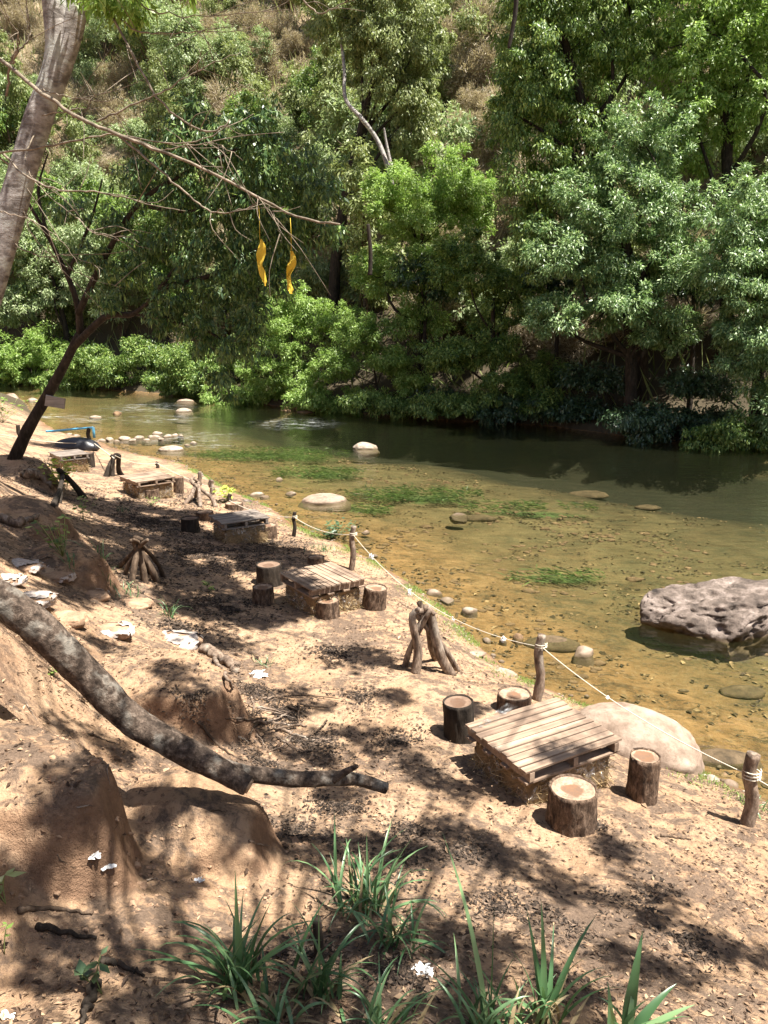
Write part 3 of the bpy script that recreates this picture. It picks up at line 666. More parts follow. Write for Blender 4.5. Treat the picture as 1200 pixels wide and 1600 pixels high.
pallet_table([(325,804),(400,796),(420,808),(348,820)], 'AB', 6, 'third pallet table, grey weathered boards in the shade', ['dark hay bale under the front edge of the third pallet','hay bale under the back edge of the third pallet'], 'pallet_dark', mtb='pallet_dark')
pallet_table([(181,744),(246,735),(273,745),(217,753)], 'AB', 6, 'fourth pallet table, pale boards in full sun', ['bright straw hay bale under the front of the fourth pallet','hay bale under the back edge of the fourth pallet'])
pallet_table([(72,706),(123,702),(139,708),(95,714)], 'AB', 6, 'fifth and farthest pallet table, dark, below the blue pipe', ['black-looking hay bale under the front edge of the farthest pallet','hay bale under the back edge of the farthest pallet'], 'pallet_dark', mtb='pallet_dark')
for s_ in STOOLS: stool(*s_)
# torn plastic film on the nearest pallet corner
def film(px0, py0, px1, py1, wm, z, label, mt='plastic'):
    a = atz(px0, py0, z); b = atz(px1, py1, z); n = 14; d = b-a; nrm = np.array([-d[1], d[0], 0]); nrm /= np.linalg.norm(nrm); V = []; Fc = []
    for i in range(n):
        t = i/(n-1); p = a+d*t
        for j in range(5):
            s = (j/4-0.5)*wm*(0.6+0.5*noise3(np.array([t*4, 0, 3.1]), 4)); V.append(p+nrm*s+np.array([0, 0, 0.008+0.010*abs(noise3(np.array([t*7, j*0.9, 1.0]), 8))]))
    Fc = [(i*5+j, i*5+j+1, (i+1)*5+j+1, (i+1)*5+j) for i in range(n-1) for j in range(4)]
    o = MB().add(V, Fc).build('plastic_film', M[mt]); return tag(o, label, 'plastic sheet')
zt1 = T1.location.z+0.125
film(736, 1146, 800, 1103, 0.13, zt1, 'clear plastic film lying across the left edge of the nearest pallet')

# ------------------------------------------------------------------ stakes and rope
def stake(px, py, tx, ty, wpx, label, mt='stick', knob=False):
    c = G(px, py); D = np.linalg.norm(c-np.array([0,0,CAMZ])); r = wpx*D/F/2
    top = aty(tx, ty, c[1]+0.02); t = empty('stake', c, 0, label, 'stake', 'wooden stakes holding the shore rope')
    v = top-c; pts = spline([np.array([0,0,-0.05]), v*0.35+np.array([r*0.5,0,0]), v*0.7-np.array([r*0.4,0,0]), v], 14)
    MB().tube(pts, np.linspace(r*1.05, r*0.9, 14), 14, 0.22, r*1.4, seed=int(rng.integers(99))).build('post', M[mt], t)
    if knob: MB().tube(spline([v*0.82, v*0.86+np.array([r*1.5, 0, r*0.6]), v*0.9+np.array([r*2.4, 0, r*2.0])], 6), np.linspace(r*0.7, r*0.35, 6), 8, 0.15, r).build('side_knot', M[mt], t)
    return t, c, v, r
S = {}
S['a'] = stake(1166,1288,1178,1178,18,'thick dark stake with a pale rope coil at the right edge')
S['b'] = stake(838,1093,847,992,14,'tall grey stake with a broken top behind the nearest pallet table')
S['c'] = stake(548,890,553,822,9,'slim brown stake behind the second pallet table')
S['d'] = stake(458,838,461,800,6,'thin black stake at the shore right of the third table','bark_dark')
S['e'] = stake(357,790,360,772,6,'short dark stub of a stake beside the leafy weed','bark_dark')
S['f'] = stake(330,772,331,750,8,'pale-topped stake close behind the pale stick tripod')
S['g'] = stake(245,732,246,722,5,'small dark stake behind the fourth pallet table','bark_dark')
S['h'] = stake(138,702,139,668,6,'dark stake under the blue pipe','bark_dark')
S['i'] = stake(36,702,28,664,6,'dark stake beside the base of the leaning tree','bark_dark')
def ropeat(k, f): t, c, v, r = S[k]; return c+v*f+np.array([0, -r, 0])
def rope(pa, pb, sag, r, label, via=None):
    pts = [pa]+(via or [])+[pb]
    if via: P = spline(pts, 40)
    else: P = np.array([pa+(pb-pa)*t-np.array([0, 0, sag*4*t*(1-t)]) for t in np.linspace(0, 1, 40)])
    o = MB().tube(P, r, 7).build('rope', M['rope']); return tag(o, label, 'rope', 'lengths of rope strung between the shore stakes')
def coil(k, f, n=3, rr=0.009):
    t, c, v, r = S[k]; a = np.linspace(0, n*2*pi, n*14); z = f*v
    P = np.stack([np.cos(a)*(r*1.12+rr)+z[0], np.sin(a)*(r*1.12+rr)+z[1], z[2]+np.linspace(-0.014*n, 0.014*n, len(a))], -1)
    MB().tube(P, rr, 6).build('rope_coil', M['rope'], t)
coil('a', 0.72, 3, 0.005); coil('b', 0.84, 2, 0.0045); coil('c', 0.82, 2, 0.006); coil('d', 0.8, 2, 0.006)
rope(ropeat('a', 0.72), ropeat('b', 0.84), 0.10, 0.0045, 'pale rope running over the smooth boulder to the end stake')
rope(ropeat('a', 0.72), ropeat('a', 0.72)+np.array([1.1,-1.2,-.12]), 0.05, 0.0045, 'short rope leaving the end stake towards the right edge')
rope(ropeat('b', 0.84), ropeat('c', 0.82), 0.34, 0.0045, 'sagging pale rope with plastic tags past the near stick tripod')
rope(ropeat('c', 0.82), ropeat('d', 0.8), 0.10, 0.007, 'short rope between the slim brown and thin black stakes')
rope(ropeat('d', 0.8), ropeat('e', 0.5), 0.10, 0.007, 'rope dipping behind the third pallet table')
rope(ropeat('f', 0.5), ropeat('g', 0.9), 0.05, 0.008, 'pale rope right of the fourth pallet table')
rope(ropeat('g', 0.9), aty(180, 712, S['h'][1][1]-6), 0.10, 0.008, 'thin rope with a bottle-like tag behind the fourth table')
rope(aty(178, 716, S['h'][1][1]-6), aty(146, 692, S['h'][1][1]), 0.0, 0.012, 'taut pale rope rising to the blue pipe')
rope(aty(-20, 674, S['i'][1][1]), ropeat('h', 0.3), 0.1, 0.01, 'pale rope behind the leaning tree')
def crumple(px, py, wpx, label, name='plastic_scrap', mt='white', y=None, dz=0.0, hfac=1.0, cat='litter', group=None):
    c = G(px, py) if y is None else aty(px, py, y); D = np.linalg.norm(c-np.array([0,0,CAMZ])); w_ = wpx*D/F/2
    n = 9; mb = MB(); sd = int(rng.integers(999))
    for s in range(5):
        a = rng.normal(size=3); a[2] = abs(a[2])*hfac; a /= np.linalg.norm(a); b_ = np.cross(a, rng.normal(size=3)); b_ /= np.linalg.norm(b_)
        V = []
        for i in range(n):
            for j in range(4):
                t = i/(n-1)*2-1; q = a*t*w_*0.9+b_*(j/3-0.5)*w_*0.7; V.append(q+0.3*w_*np.array([noise3(q/w_*2+k*7+sd+s, k) for k in range(3)]))
        V = np.array(V); V[:, 2] = np.abs(V[:, 2])*hfac if y is None else V[:, 2]
        mb.add(V, [(i*4+j, i*4+j+1, (i+1)*4+j+1, (i+1)*4+j) for i in range(n-1) for j in range(3)])
    o = mb.build(name, M[mt]); o.location = (c[0], c[1], c[2]+dz+0.004); return tag(o, label, cat, group)
def rope_pt(pa, pb, sag, t): return pa+(pb-pa)*t-np.array([0, 0, sag*4*t*(1-t)])
for t_, lb in ((0.86, 'white plastic tag on the rope near the slim brown stake'), (0.60, 'white plastic tag tied midway along the sagging rope'), (0.36, 'white plastic tag on the rope beside the stick tripod'), (0.14, 'white plastic tag on the rope near the tall grey stake')):
    p = rope_pt(ropeat('b', 0.84), ropeat('c', 0.82), 0.34, t_)
    o = crumple(600, 900, 10, lb, 'rope_tag', y=float(p[1]), cat='tag', group='white tags tied to the rope'); o.location = p+np.array([0, 0, -0.01])
p = rope_pt(ropeat('a', 0.72), ropeat('b', 0.84), 0.10, 0.62)
o = crumple(600, 900, 7, 'white plastic tag on the rope in front of the smooth boulder', 'rope_tag', y=float(p[1]), cat='tag', group='white tags tied to the rope'); o.location = p

# ------------------------------------------------------------------ stick tripods
def tripod(px, py, legs, top, wpx, label, mt='stick', extra=None, name='stick_tripod'):
    """legs: photo pixels of the feet; top: photo pixel of the crossing"""
    c = G(px, py); D = np.linalg.norm(c-np.array([0,0,CAMZ])); r = wpx*D/F/2
    tp = aty(top[0], top[1], c[1]); t = empty(name, c, 0, label, 'stick tripod')
    for k, (lx, ly, wf) in enumerate(legs):
        f = G(lx, ly); v = tp-f; q = np.array([rng.normal()*0.025, rng.normal()*0.02, 0])*np.linalg.norm(v)
        P = spline([f-c-np.array([0,0,0.03]), f-c+v*0.4+q, tp-c+v*0.04+rng.normal(size=3)*r*0.8, tp-c+v*float(rng.uniform(0.10, 0.24))+np.array([rng.normal()*r*1.2,0,0])], 14)
        MB().tube(P, np.linspace(r*wf*0.95, r*wf*0.6, 14), 12, 0.25, r*2, seed=k*7+int(px)).build('leg', M[mt], t)
    if extra:
        for (pts, wf) in extra:
            P = spline([aty(a, b, c[1]+e)-c for (a, b, e) in pts], 12); MB().tube(P, np.linspace(r*wf, r*wf*0.75, 12), 10, 0.2, r*2).build('stick', M[mt], t)
    return t
tripod(668, 1050, [(632,1042,0.7),(648,1052,1.1),(706,1054,1.25),(716,1048,0.7),(682,1030,0.8)], (661,968), 15, 'near tripod of tied grey sticks between the second and nearest tables', extra=[([(652,985,-0.02),(662,965,0),(655,940,0.02)], 0.8)])
tripod(313, 785, [(288,787,0.9),(313,792,0.9),(337,792,0.9),(306,778,0.7)], (311,752), 8, 'pale stick tripod over a stone at the waterside', extra=[([(311,757,0),(312,745,0),(312,737,0)], 0.8)])
tripod(212, 905, [(182,888,0.8),(205,908,1.0),(226,910,1.1),(247,910,1.0),(238,898,0.8),(194,900,.7),(255,900,.7)], (214,852), 11, 'dark shaded stack of leaning branches left of the second table', 'bark_brown')
tripod(178, 743, [(166,744,1.2),(176,744,1.0),(190,742,1.2)], (177,717), 8, 'far dark stick tripod between the fourth and fifth tables', 'bark_dark')
tripod(105, 775, [(80,790,0.8),(92,786,0.9),(132,778,1.2)], (98,742), 9, 'dark tripod of branches beside the bright yellow-green bush', 'bark_dark')

# ------------------------------------------------------------------ fallen trunk on the left bank
def fallen():
    A = G(-40, 985)
    def at(px, py, dz): g_ = G(px, py); return aty(px, py, g_[1]-0.05) if dz is None else g_+np.array([0,0,dz])
    ys = [(-60,905,3.9),(20,950,3.95),(90,1010,4.0),(160,1080,4.02),(200,1120,4.02),(260,1158,3.98),(330,1195,3.95),(388,1228,3.9)]
    P = [aty(a, b, y) for a, b, y in ys]; root = P[4].copy(); t = empty('fallen_tree_trunk', root, 0, 'fallen barkless tree trunk lying down the left bank with a forked broken end', 'tree trunk')
    Q = spline([p-root for p in P], 60); rr = np.interp(np.linspace(0, 1, 60), [0, .3, .55, .8, 1], [0.098, 0.094, 0.085, 0.075, 0.056])
    MB().tube(Q, rr, 40, 0.16, 0.09, seed=4).build('trunk', M['bark_log'], t)
    e = Q[-1]; d = Q[-1]-Q[-3]; d /= np.linalg.norm(d)
    MB().tube([e-d*0.004, e+d*0.012], [0.045, 0.038], 20, 0.2, 0.04, capmat=0).build('broken_end', M['cut_pale'], t)
    P2 = [aty(a, b, y)-root for a, b, y in [(300,1180,3.98),(350,1200,4.02),(410,1212,4.08),(470,1218,4.15),(520,1216,4.22),(560,1218,4.28),(604,1232,4.3)]]
    Q2 = spline(P2, 40); r2 = np.interp(np.linspace(0, 1, 40), [0, .3, .7, 1], [0.046, 0.050, 0.045, 0.034])
    MB().tube(Q2, r2, 28, 0.18, 0.07, seed=6).build('fork_branch', M['bark_log'], t)
    P3 = [aty(a, b, y)-root for a, b, y in [(520,1218,4.2),(540,1206,4.2),(558,1197,4.16)]]
    MB().tube(spline(P3, 10), np.linspace(0.032, 0.012, 10), 12, 0.1, 0.08).build('broken_stub', M['bark_log'], t)
fallen()

# ------------------------------------------------------------------ torn sandbags on the bank
def sandbag(px, py, wpx, hf, label, white=0.5, seed=1):
    c = G(px, py); D = np.linalg.norm(c-np.array([0,0,CAMZ])); w_ = wpx*D/F
    hf *= 0.55; w_ *= .9; t = empty('sandbag', c-np.array([0,0,.02]), float(rng.uniform(-0.6, 0.6)), label, 'sandbag', 'torn sandbags shoring the left bank')
    Vv, Fc = ICO[4]; P = np.sign(Vv)*np.abs(Vv)**0.6; P = P*(1+0.20*fbm(Vv*2+seed, 3, seed)+0.09*fbm(Vv*7, 3, seed))[:, None]*np.array([w_/2, w_/2*0.7, w_*hf])
    MB().add(P, Fc).build('soil_fill', M['soil'], t)
    n = fbm(Vv*2.6+seed*3.1, 5, seed+9, 0.75); P2 = P*1.03+Vv*0.012+0.03*w_*np.stack([noise3(Vv*7+q, q) for q in range(3)], -1)
    keep = [f for f in Fc if np.mean(n[list(f)]) > 0.34-white*0.68 and np.mean(Vv[list(f)][:, 2]) > -0.25]
    if keep:                                       # keep the largest connected piece
        par = {}
        def fnd(a):
            while par.setdefault(a, a) != a: par[a] = par[par[a]]; a = par[a]
            return a
        for f in keep:
            for q in f[1:]: par[fnd(q)] = fnd(f[0])
        rt = [fnd(f[0]) for f in keep]; best = max(set(rt), key=rt.count); keep = [f for f, q in zip(keep, rt) if q == best]; print('sack', len(keep))
    if keep: MB().add(P2, keep).build('torn_sack', M['sack'], t)
    return t
def m_soil():
    m, t = mat('bare_soil_lump'); N = NT(t); P = rand_off(N, coords(N, 'Object')); a = N.noise(P, 6, 6, 0.75)
    c = N.ramp(a, [(0.3, (0.14,0.085,0.055)), (0.6, (0.38,0.25,0.16)), (0.8, (0.48,0.34,0.23))]); N.out(N.pbr(c, 0.95, N.bump(a, 0.8, 0.03), 0.1)); return m
M['soil'] = m_soil()
for k, (px, py, w_, hf, lb, wh) in enumerate([(45,938,75,.22,'torn sandbag with ragged white lip just above the fallen trunk',.62),(100,968,70,.28,'soil-filled sandbag with a bitten dark hollow above the trunk',.25),
        (170,985,70,.25,'sandbag with bluish white shreds in the middle of the row',.5),(275,1000,80,.2,'broad white sandbag at the end of the row',.68),(205,945,66,.2,'dusty sandbag with thin white edge behind the middle of the row',.35),
        (30,885,70,.2,'faded sandbag high on the bank at the left edge',.5),(90,900,50,.22,'small weathered sandbag below the roots',.45),(140,930,60,.2,'buried sandbag between the hollow one and the dusty one',.3),(10,905,50,.25,'pinkish sandbag cut off by the left edge',.6)]):
    sandbag(px, py, w_, hf, lb, wh, k+3)
for (px, py, w_, lb) in [(148,1352,26,'white shredded plastic on the sand at lower left, left piece'),(170,1366,24,'white shredded plastic on the sand at lower left, right piece'),(311,1378,16,'small white plastic scrap below the second soil ledge'),
        (8,1592,26,'white scrap in the bottom left corner'),(660,1520,34,'white plastic bits tangled at the grass bank edge'),(405,1056,30,'white-green rag on the soil right of the sandbags')]:
    crumple(px, py, w_, lb, hfac=0.35, group=None)
# half buried pipe-like grey root right of the sandbags
def ground_stick(pts, wpx, label, mt='bark_brown', name='stick', lift=0.0, taper=0.3, cat='stick', group=None):
    P = [G(a, b)+np.array([0, 0, lift]) for a, b in pts]; c = P[0]; D = np.linalg.norm(c-np.array([0,0,CAMZ])); r = wpx*D/F/2
    for p in P: p[2] += r*0.7
    Q = spline([p-c for p in P], 16); Q[1:-1] += rng.normal(size=(14,3))*r*.28; o = MB().tube(Q, np.linspace(r, r*taper, 16), 9, 0.25, r*4, seed=int(pts[0][0])).build(name, M[mt]); o.location = c; return tag(o, label, cat, group)
ground_stick([(315,1018),(345,1032),(368,1050)], 15, 'grey stick stub poking from soil right of the sandbags', 'stick', taper=0.9)
ground_stick([(336,1030),(350,1060),(365,1082)], 7, 'tan stick leaning below the grey stub', 'stick')
ground_stick([(370,1130),(420,1132),(480,1137)], 8, 'brown branch lying across the twig heap', 'stick')
ground_stick([(430,1140),(460,1150),(492,1162)], 6, 'pale stick on the right of the twig heap', 'stick')
ground_stick([(310,1135),(345,1170),(380,1190)], 5, 'thin dark branch arching beside the fallen trunk')
ground_stick([(28,1428),(80,1426),(145,1432)], 9, 'long dark stick on the sand at lower left','bark_brown')
ground_stick([(58,1455),(100,1460),(150,1472)], 12, 'thick crooked dark stick below the long one','bark_dark')
ground_stick([(160,1505),(195,1515),(225,1530)], 10, 'short dark stick right of the small weed','bark_dark')
ground_stick([(150,1540),(138,1570),(128,1605)], 16, 'dark root running off the bottom edge','bark_dark')
ground_stick([(1032,1308),(1055,1311),(1080,1314)], 4, 'thin twig on the sunny sand right of the stools','bark_brown')
ground_stick([(0,815),(30,825),(62,812)], 16, 'thick root jutting from the bank at the left edge','stick')
ground_stick([(40,745),(60,750),(80,765)], 16, 'grey log end beside the yellow-green bush','stick')
for i in range(26):
    a = rng.uniform(0, pi); cx_, cy_ = rng.uniform(380, 500), rng.uniform(1090, 1170); l_ = rng.uniform(12, 38)
    ground_stick([(cx_-l_*cos(a), cy_-l_*sin(a)*0.4), (cx_+rng.normal()*4, cy_+rng.normal()*3), (cx_+l_*cos(a), cy_+l_*sin(a)*0.4)], float(rng.uniform(2, 4)), 'thin dead twig in the heap beside the fork of the fallen trunk', 'bark_brown' if i % 2 else 'stick', name='twig', lift=float(rng.uniform(0, 0.03)), cat='twig', group='twigs heaped by the fallen trunk')
# cut stub standing in the grass
c = G(497, 1500); t = tag(MB().tube(spline([(0,0,-0.03),(0.004,0.01,0.10),(-0.006,0.02,0.21)], 10), np.linspace(0.026, 0.022, 10), 14, 0.2, 0.05).build('cut_stub', M['bark_dark']), 'dark cut stub standing upright between the grass tufts', 'stub'); t.location = c

# ------------------------------------------------------------------ leaves, crowns, trees
def unit(v): return v/(np.linalg.norm(v, axis=-1, keepdims=True)+1e-9)
def leaf_geo(P, A, Nn, L, W, fold=0.12):
    """P base points, A tip axes, Nn normals, L lengths, W widths -> quads"""
    A = unit(A); S_ = unit(np.cross(A, Nn)); Nn = np.cross(S_, A); L = L[:, None]; W = W[:, None]
    v0 = P; v1 = P+A*L*0.45+S_*W*0.5-Nn*W*fold; v2 = P+A*L-Nn*L*0.10; v3 = P+A*L*0.45-S_*W*0.5-Nn*W*fold
    V = np.stack([v0, v1, v2, v3], 1).reshape(-1, 3); return V
def crown_geo(clumps, n, ls, aspect=0.36, droop=0.5, sub_r=0.4, seed=0, inner=0.25, shell=(0.7, 1.22), updown=0.15):
    """clumps: (cx,cy,cz,rx,ry,rz) ellipsoids; n leaves in all; ls leaf length"""
    r = np.random.default_rng(seed+100); C = np.array(clumps, float); area = (C[:,3]*C[:,5]+C[:,4]*C[:,5]+C[:,3]*C[:,4])
    cnt = np.maximum(1, (area/area.sum()*n).astype(int)); Vs = []
    for (cx, cy, cz, rx, ry, rz), m in zip(C, cnt):
        ns = max(5, int((rx*rz+ry*rz+rx*ry)*2.4/(sub_r*sub_r)/1.4)); ns = min(ns, max(5, m//12))
        d = unit(r.normal(size=(ns, 3))); d[:, 2] = d[:, 2]*0.9+updown; rad = r.uniform(shell[0], shell[1], ns)
        isin = r.uniform(size=ns) < inner; rad = np.where(isin, r.uniform(0.2, 0.7, ns), rad)
        sc = np.array([cx, cy, cz])+d*rad[:, None]*np.array([rx, ry, rz]); sr = sub_r*r.uniform(0.35, 1.35, ns)
        k = r.integers(0, ns, m); q = unit(r.normal(size=(m, 3)))*(r.uniform(size=(m, 1))**0.45); q[:, 2] *= 0.75
        P = sc[k]+q*sr[k][:, None]
        out = unit(q+d[k]*0.6)
        A = out*(1-droop*0.6)+np.array([0, 0, -1.0])*droop+r.normal(size=(m, 3))*0.5
        Nn = out*0.5+np.array([0, 0, 0.9])+r.normal(size=(m, 3))*0.45
        L = ls*r.uniform(0.6, 1.25, m); Vs.append(leaf_geo(P, A, Nn, L, L*aspect*r.uniform(0.8, 1.2, m)))
    V = np.concatenate(Vs); return V, np.arange(len(V)).reshape(-1, 4)
def tree_parts(root, clumps, n, ls, mt, trunk_pts, tr, bark='bark_brown', seg=9, seed=0, limb=True, name='crown', **kw):
    """root: empty; clumps and trunk_pts in root coordinates"""
    mb = MB(); T = spline(trunk_pts, 16); mb.tube(T, np.linspace(tr, tr*0.35, 16), seg, 0.14, 0.3, seed=seed)
    if limb:
        r = np.random.default_rng(seed)
        for (cx, cy, cz, rx, ry, rz) in clumps:
            c = np.array([cx, cy, cz]); i = int(np.argmin(np.linalg.norm(T-(c-np.array([0, 0, rz*1.2])), axis=1))); i = min(max(i-2, 2), 14)
            a = T[i]; m_ = (a+c)/2+r.normal(size=3)*0.12*np.linalg.norm(c-a); R0 = tr*(1-0.65*i/15)*0.55
            mb.tube(spline([a, m_, c+np.array([0,0,rz*0.2])], 8), np.linspace(R0, R0*0.25, 8), 6)
            for _ in range(4):
                e = c+unit(r.normal(size=3))*np.array([rx, ry, rz])*0.8; mb.tube(spline([c, (c+e)/2+r.normal(size=3)*0.1*rx, e], 5), np.linspace(R0*0.3, R0*0.1, 5), 4)
    mb.build('trunk', M[bark], root)
    V, Q = crown_geo(clumps, n, ls, seed=seed, **kw); return fast_mesh(name, V, Q, M[mt], root)

# --- riverside trees and bushes of the far bank, each a unique crown
def bank_tree(base_px, base_y_off, blobs, n, ls, mt, label, cat='tree', name='tree', tr=0.22, bark='bark_dark', seed=0, group=None, **kw):
    """base_px: x pixel of its foot on the far bank; base_y_off: metres behind the shore line;
       blobs: (px,py,dy,rx,ry,rz) with dy metres from the foot's distance"""
    # foot: where this column meets the far shore
    d = ray(base_px, 660); s = np.linspace(15, 90, 600); dist = polydist(d[0]*s, d[1]*s, FA); k = int(np.argmax(dist < 0)); fx, fy = d[0]*s[k], d[1]*s[k]
    fy2 = fy+base_y_off; fx2 = fx*fy2/fy; z = H1(fx2, fy2); root = empty(name, (fx2, fy2, z-0.1), 0, label, cat, group)
    cl = []
    for (px, py, dy, rx, ry, rz) in blobs:
        p = aty(px, py, fy2+dy)-np.array([fx2, fy2, z-0.1]); cl.append((p[0], p[1], p[2], rx, ry, rz))
    C = np.array(cl); top = C[:, 2].max(); mean = C[:, :3].mean(0)
    tp = [np.array([0,0,-0.3]), np.array([mean[0]*0.15, mean[1]*0.15, mean[2]*0.35]), np.array([mean[0]*0.6, mean[1]*0.6, mean[2]*0.75]), np.array([mean[0], mean[1], max(top*0.8, mean[2])])]
    tree_parts(root, cl, n, ls, mt, tp, tr, bark, seed=seed, **kw); return root
BT = bank_tree
# right side giants
BT(1000, 3.0, [(860,120,0,1.6,1.6,2.6),(840,330,-.5,1.2,1.2,2.6),(930,40,.5,2.2,2,2.2),(900,240,.3,1.8,1.6,2.2),(960,-60,1,2.6,2.4,2.2),(830,20,.5,1.3,1.3,2.2),(850,-120,1,2,2,2),(800,200,0,.7,.9,2.6)], 120000, 0.165, 'leaf_mid',
   'tall vine-draped tree hanging like a curtain, right of the dry gap', tr=0.35, seed=1, droop=0.9, aspect=0.34, sub_r=0.42)
BT(985, 0.6, [(960,330,0,2.0,1.7,1.4),(900,400,-.6,1.5,1.4,1.2),(1010,430,-.4,1.6,1.4,1.2),(950,480,-1,1.4,1.3,1.0),(1000,230,.4,1.5,1.4,1.4),(860,500,-.8,1.0,1.0,.8),(1050,340,.2,1.3,1.3,1.3),(1040,520,-.8,1.1,1.1,.8)], 110000, 0.155, 'leaf_grey',
   'broad tree with silvery sunlit leaves at the right above the shade', tr=0.28, seed=2, droop=0.5, aspect=0.3, sub_r=0.38)
BT(1120, 4.0, [(1090,60,0,2.2,2,2.4),(1150,150,.4,1.8,1.8,2.0),(1080,200,0,1.4,1.4,1.8),(1180,30,.5,2.2,2,2.4),(1120,-80,1,2.6,2.4,2)], 80000, 0.175, 'leaf_bright',
   'tall fresh-green tree at the top right corner', tr=0.3, seed=3, droop=0.6, sub_r=0.42)
BT(1180, 0.3, [(1170,340,0,1.4,1.3,1.2),(1200,460,-.8,1.4,1.3,1.1),(1140,420,-.4,1.1,1.1,1.0),(1185,560,-1,1.2,1.2,1.2),(1250,380,0,1.6,1.5,1.6),(1210,640,-1.2,.9,.9,.7),(1160,510,-.5,.9,.9,.8)], 78000, 0.155, 'leaf_grey',
   'pale bluish-leaved tree leaning in from the right edge', tr=0.25, seed=4, droop=0.55, aspect=0.28, sub_r=0.36)
BT(770, 0.8, [(730,420,0,1.4,1.4,1.2),(760,540,-.6,1.3,1.2,.9),(800,470,0,1.2,1.2,1.2),(780,610,-1.2,1.0,1.0,.6),(700,560,-.4,1.1,1.1,.8),(840,590,-.6,1.2,1.1,.8)], 66000, 0.15, 'leaf_mid',
   'dark bushy tree overhanging the water in the centre right', tr=0.2, seed=5, sub_r=0.34)
BT(660, 2.2, [(640,340,0,1.6,1.6,1.5),(700,290,.3,1.3,1.3,1.4),(600,430,0,1.3,1.3,1.2),(680,420,-.3,1.3,1.3,1.2),(740,320,.6,1.1,1.1,1.6),(610,300,.8,1.1,1.1,1.0),(650,500,-.5,1.3,1.2,.9)], 80000, 0.145, 'leaf_bright',
   'rounded bright green tree in the centre, sunlit on its crown', tr=0.24, seed=6, sub_r=0.38, droop=0.5)
BT(590, 0.3, [(560,520,0,1.2,1.2,.9),(610,560,-.5,1.1,1.1,.8),(520,570,-.3,1.0,1.0,.7),(640,600,-.7,.9,.9,.5)], 34000, 0.135, 'leaf_bright',
   'bright low bush at the water edge in the centre', 'bush', 'bush', tr=0.08, seed=7, sub_r=0.3)
BT(460, 0.3, [(440,540,0,1.5,1.3,1.2),(480,590,-.4,1.2,1.2,.8),(410,590,-.4,1.2,1.1,.8),(450,480,.6,1.3,1.3,1.0),(500,500,.6,1.2,1.1,.9)], 40000, 0.14, 'leaf_bright',
   'fresh yellow-green bush over the water left of centre', 'bush', 'bush', tr=0.1, seed=8, sub_r=0.34)
BT(340, 0.4, [(320,590,0,1.3,1.2,.8),(360,560,.3,1.3,1.3,.9),(290,570,.5,1.2,1.2,.9)], 22000, 0.17, 'leaf_mid',
   'mid-green bush dipping into the river behind the dark hanging crown', 'bush', 'bush', tr=0.1, seed=9, sub_r=0.36)
BT(200, 0.4, [(180,580,0,1.6,1.4,1.1),(230,560,.5,1.5,1.4,1.2),(130,570,.4,1.6,1.4,1.1),(250,590,0,1.0,1.0,.7)], 26000, 0.18, 'leaf_mid',
   'broad bush on the far bank behind the leaning tree', 'bush', 'bush', tr=0.1, seed=10, sub_r=0.38)
BT(60, 0.4, [(40,575,0,1.8,1.5,1.2),(90,550,.6,1.8,1.6,1.5),(-10,560,.4,1.8,1.5,1.4)], 26000, 0.19, 'leaf_bright',
   'light green bush at the far left of the opposite bank', 'bush', 'bush', tr=0.1, seed=11, sub_r=0.42)
BT(520, 7.0, [(560,30,0,2.4,2.2,2.2),(610,110,-.4,2.0,1.8,2.4),(650,60,0,1.6,1.6,2.6),(520,-40,.5,2.4,2.2,2),(640,190,-.5,.9,.9,2.2),(590,-80,0,2.6,2.4,2.2),(665,150,0,.5,.6,2.6)], 75000, 0.20, 'leaf_olive',
   'vine-hung tree at the top centre left of the dry gap', tr=0.35, seed=12, droop=0.95, sub_r=0.48)
BT(410, 5.0, [(400,300,0,1.5,1.6,1.7),(440,350,0,1.5,1.6,1.5),(395,190,.6,1.1,1.2,1.4),(400,240,0,1.3,1.3,1.3),(400,430,0,1.8,1.6,1.4)], 42000, 0.22, 'leaf_mid',
   'leafy tree on the slope behind the yellow ribbons', tr=0.25, seed=13, sub_r=0.45)
BT(270, 5.0, [(240,420,0,2.2,2,1.6),(290,330,.6,2.0,1.8,1.8),(200,350,.6,2.0,1.8,1.8),(290,480,-.3,1.8,1.6,1.2)], 34000, 0.23, 'leaf_mid',
   'leafy tree on the slope behind the bare twigs', tr=0.25, seed=14, sub_r=0.5)
BT(120, 4.0, [(100,440,0,2.4,2,1.8),(50,380,.5,2.4,2,1.8),(140,380,.5,2.0,1.8,1.6),(20,480,0,2,1.8,1.4)], 34000, 0.23, 'leaf_pale',
   'pale leafy tree on the slope beside the grey trunk', tr=0.25, seed=15, sub_r=0.5)
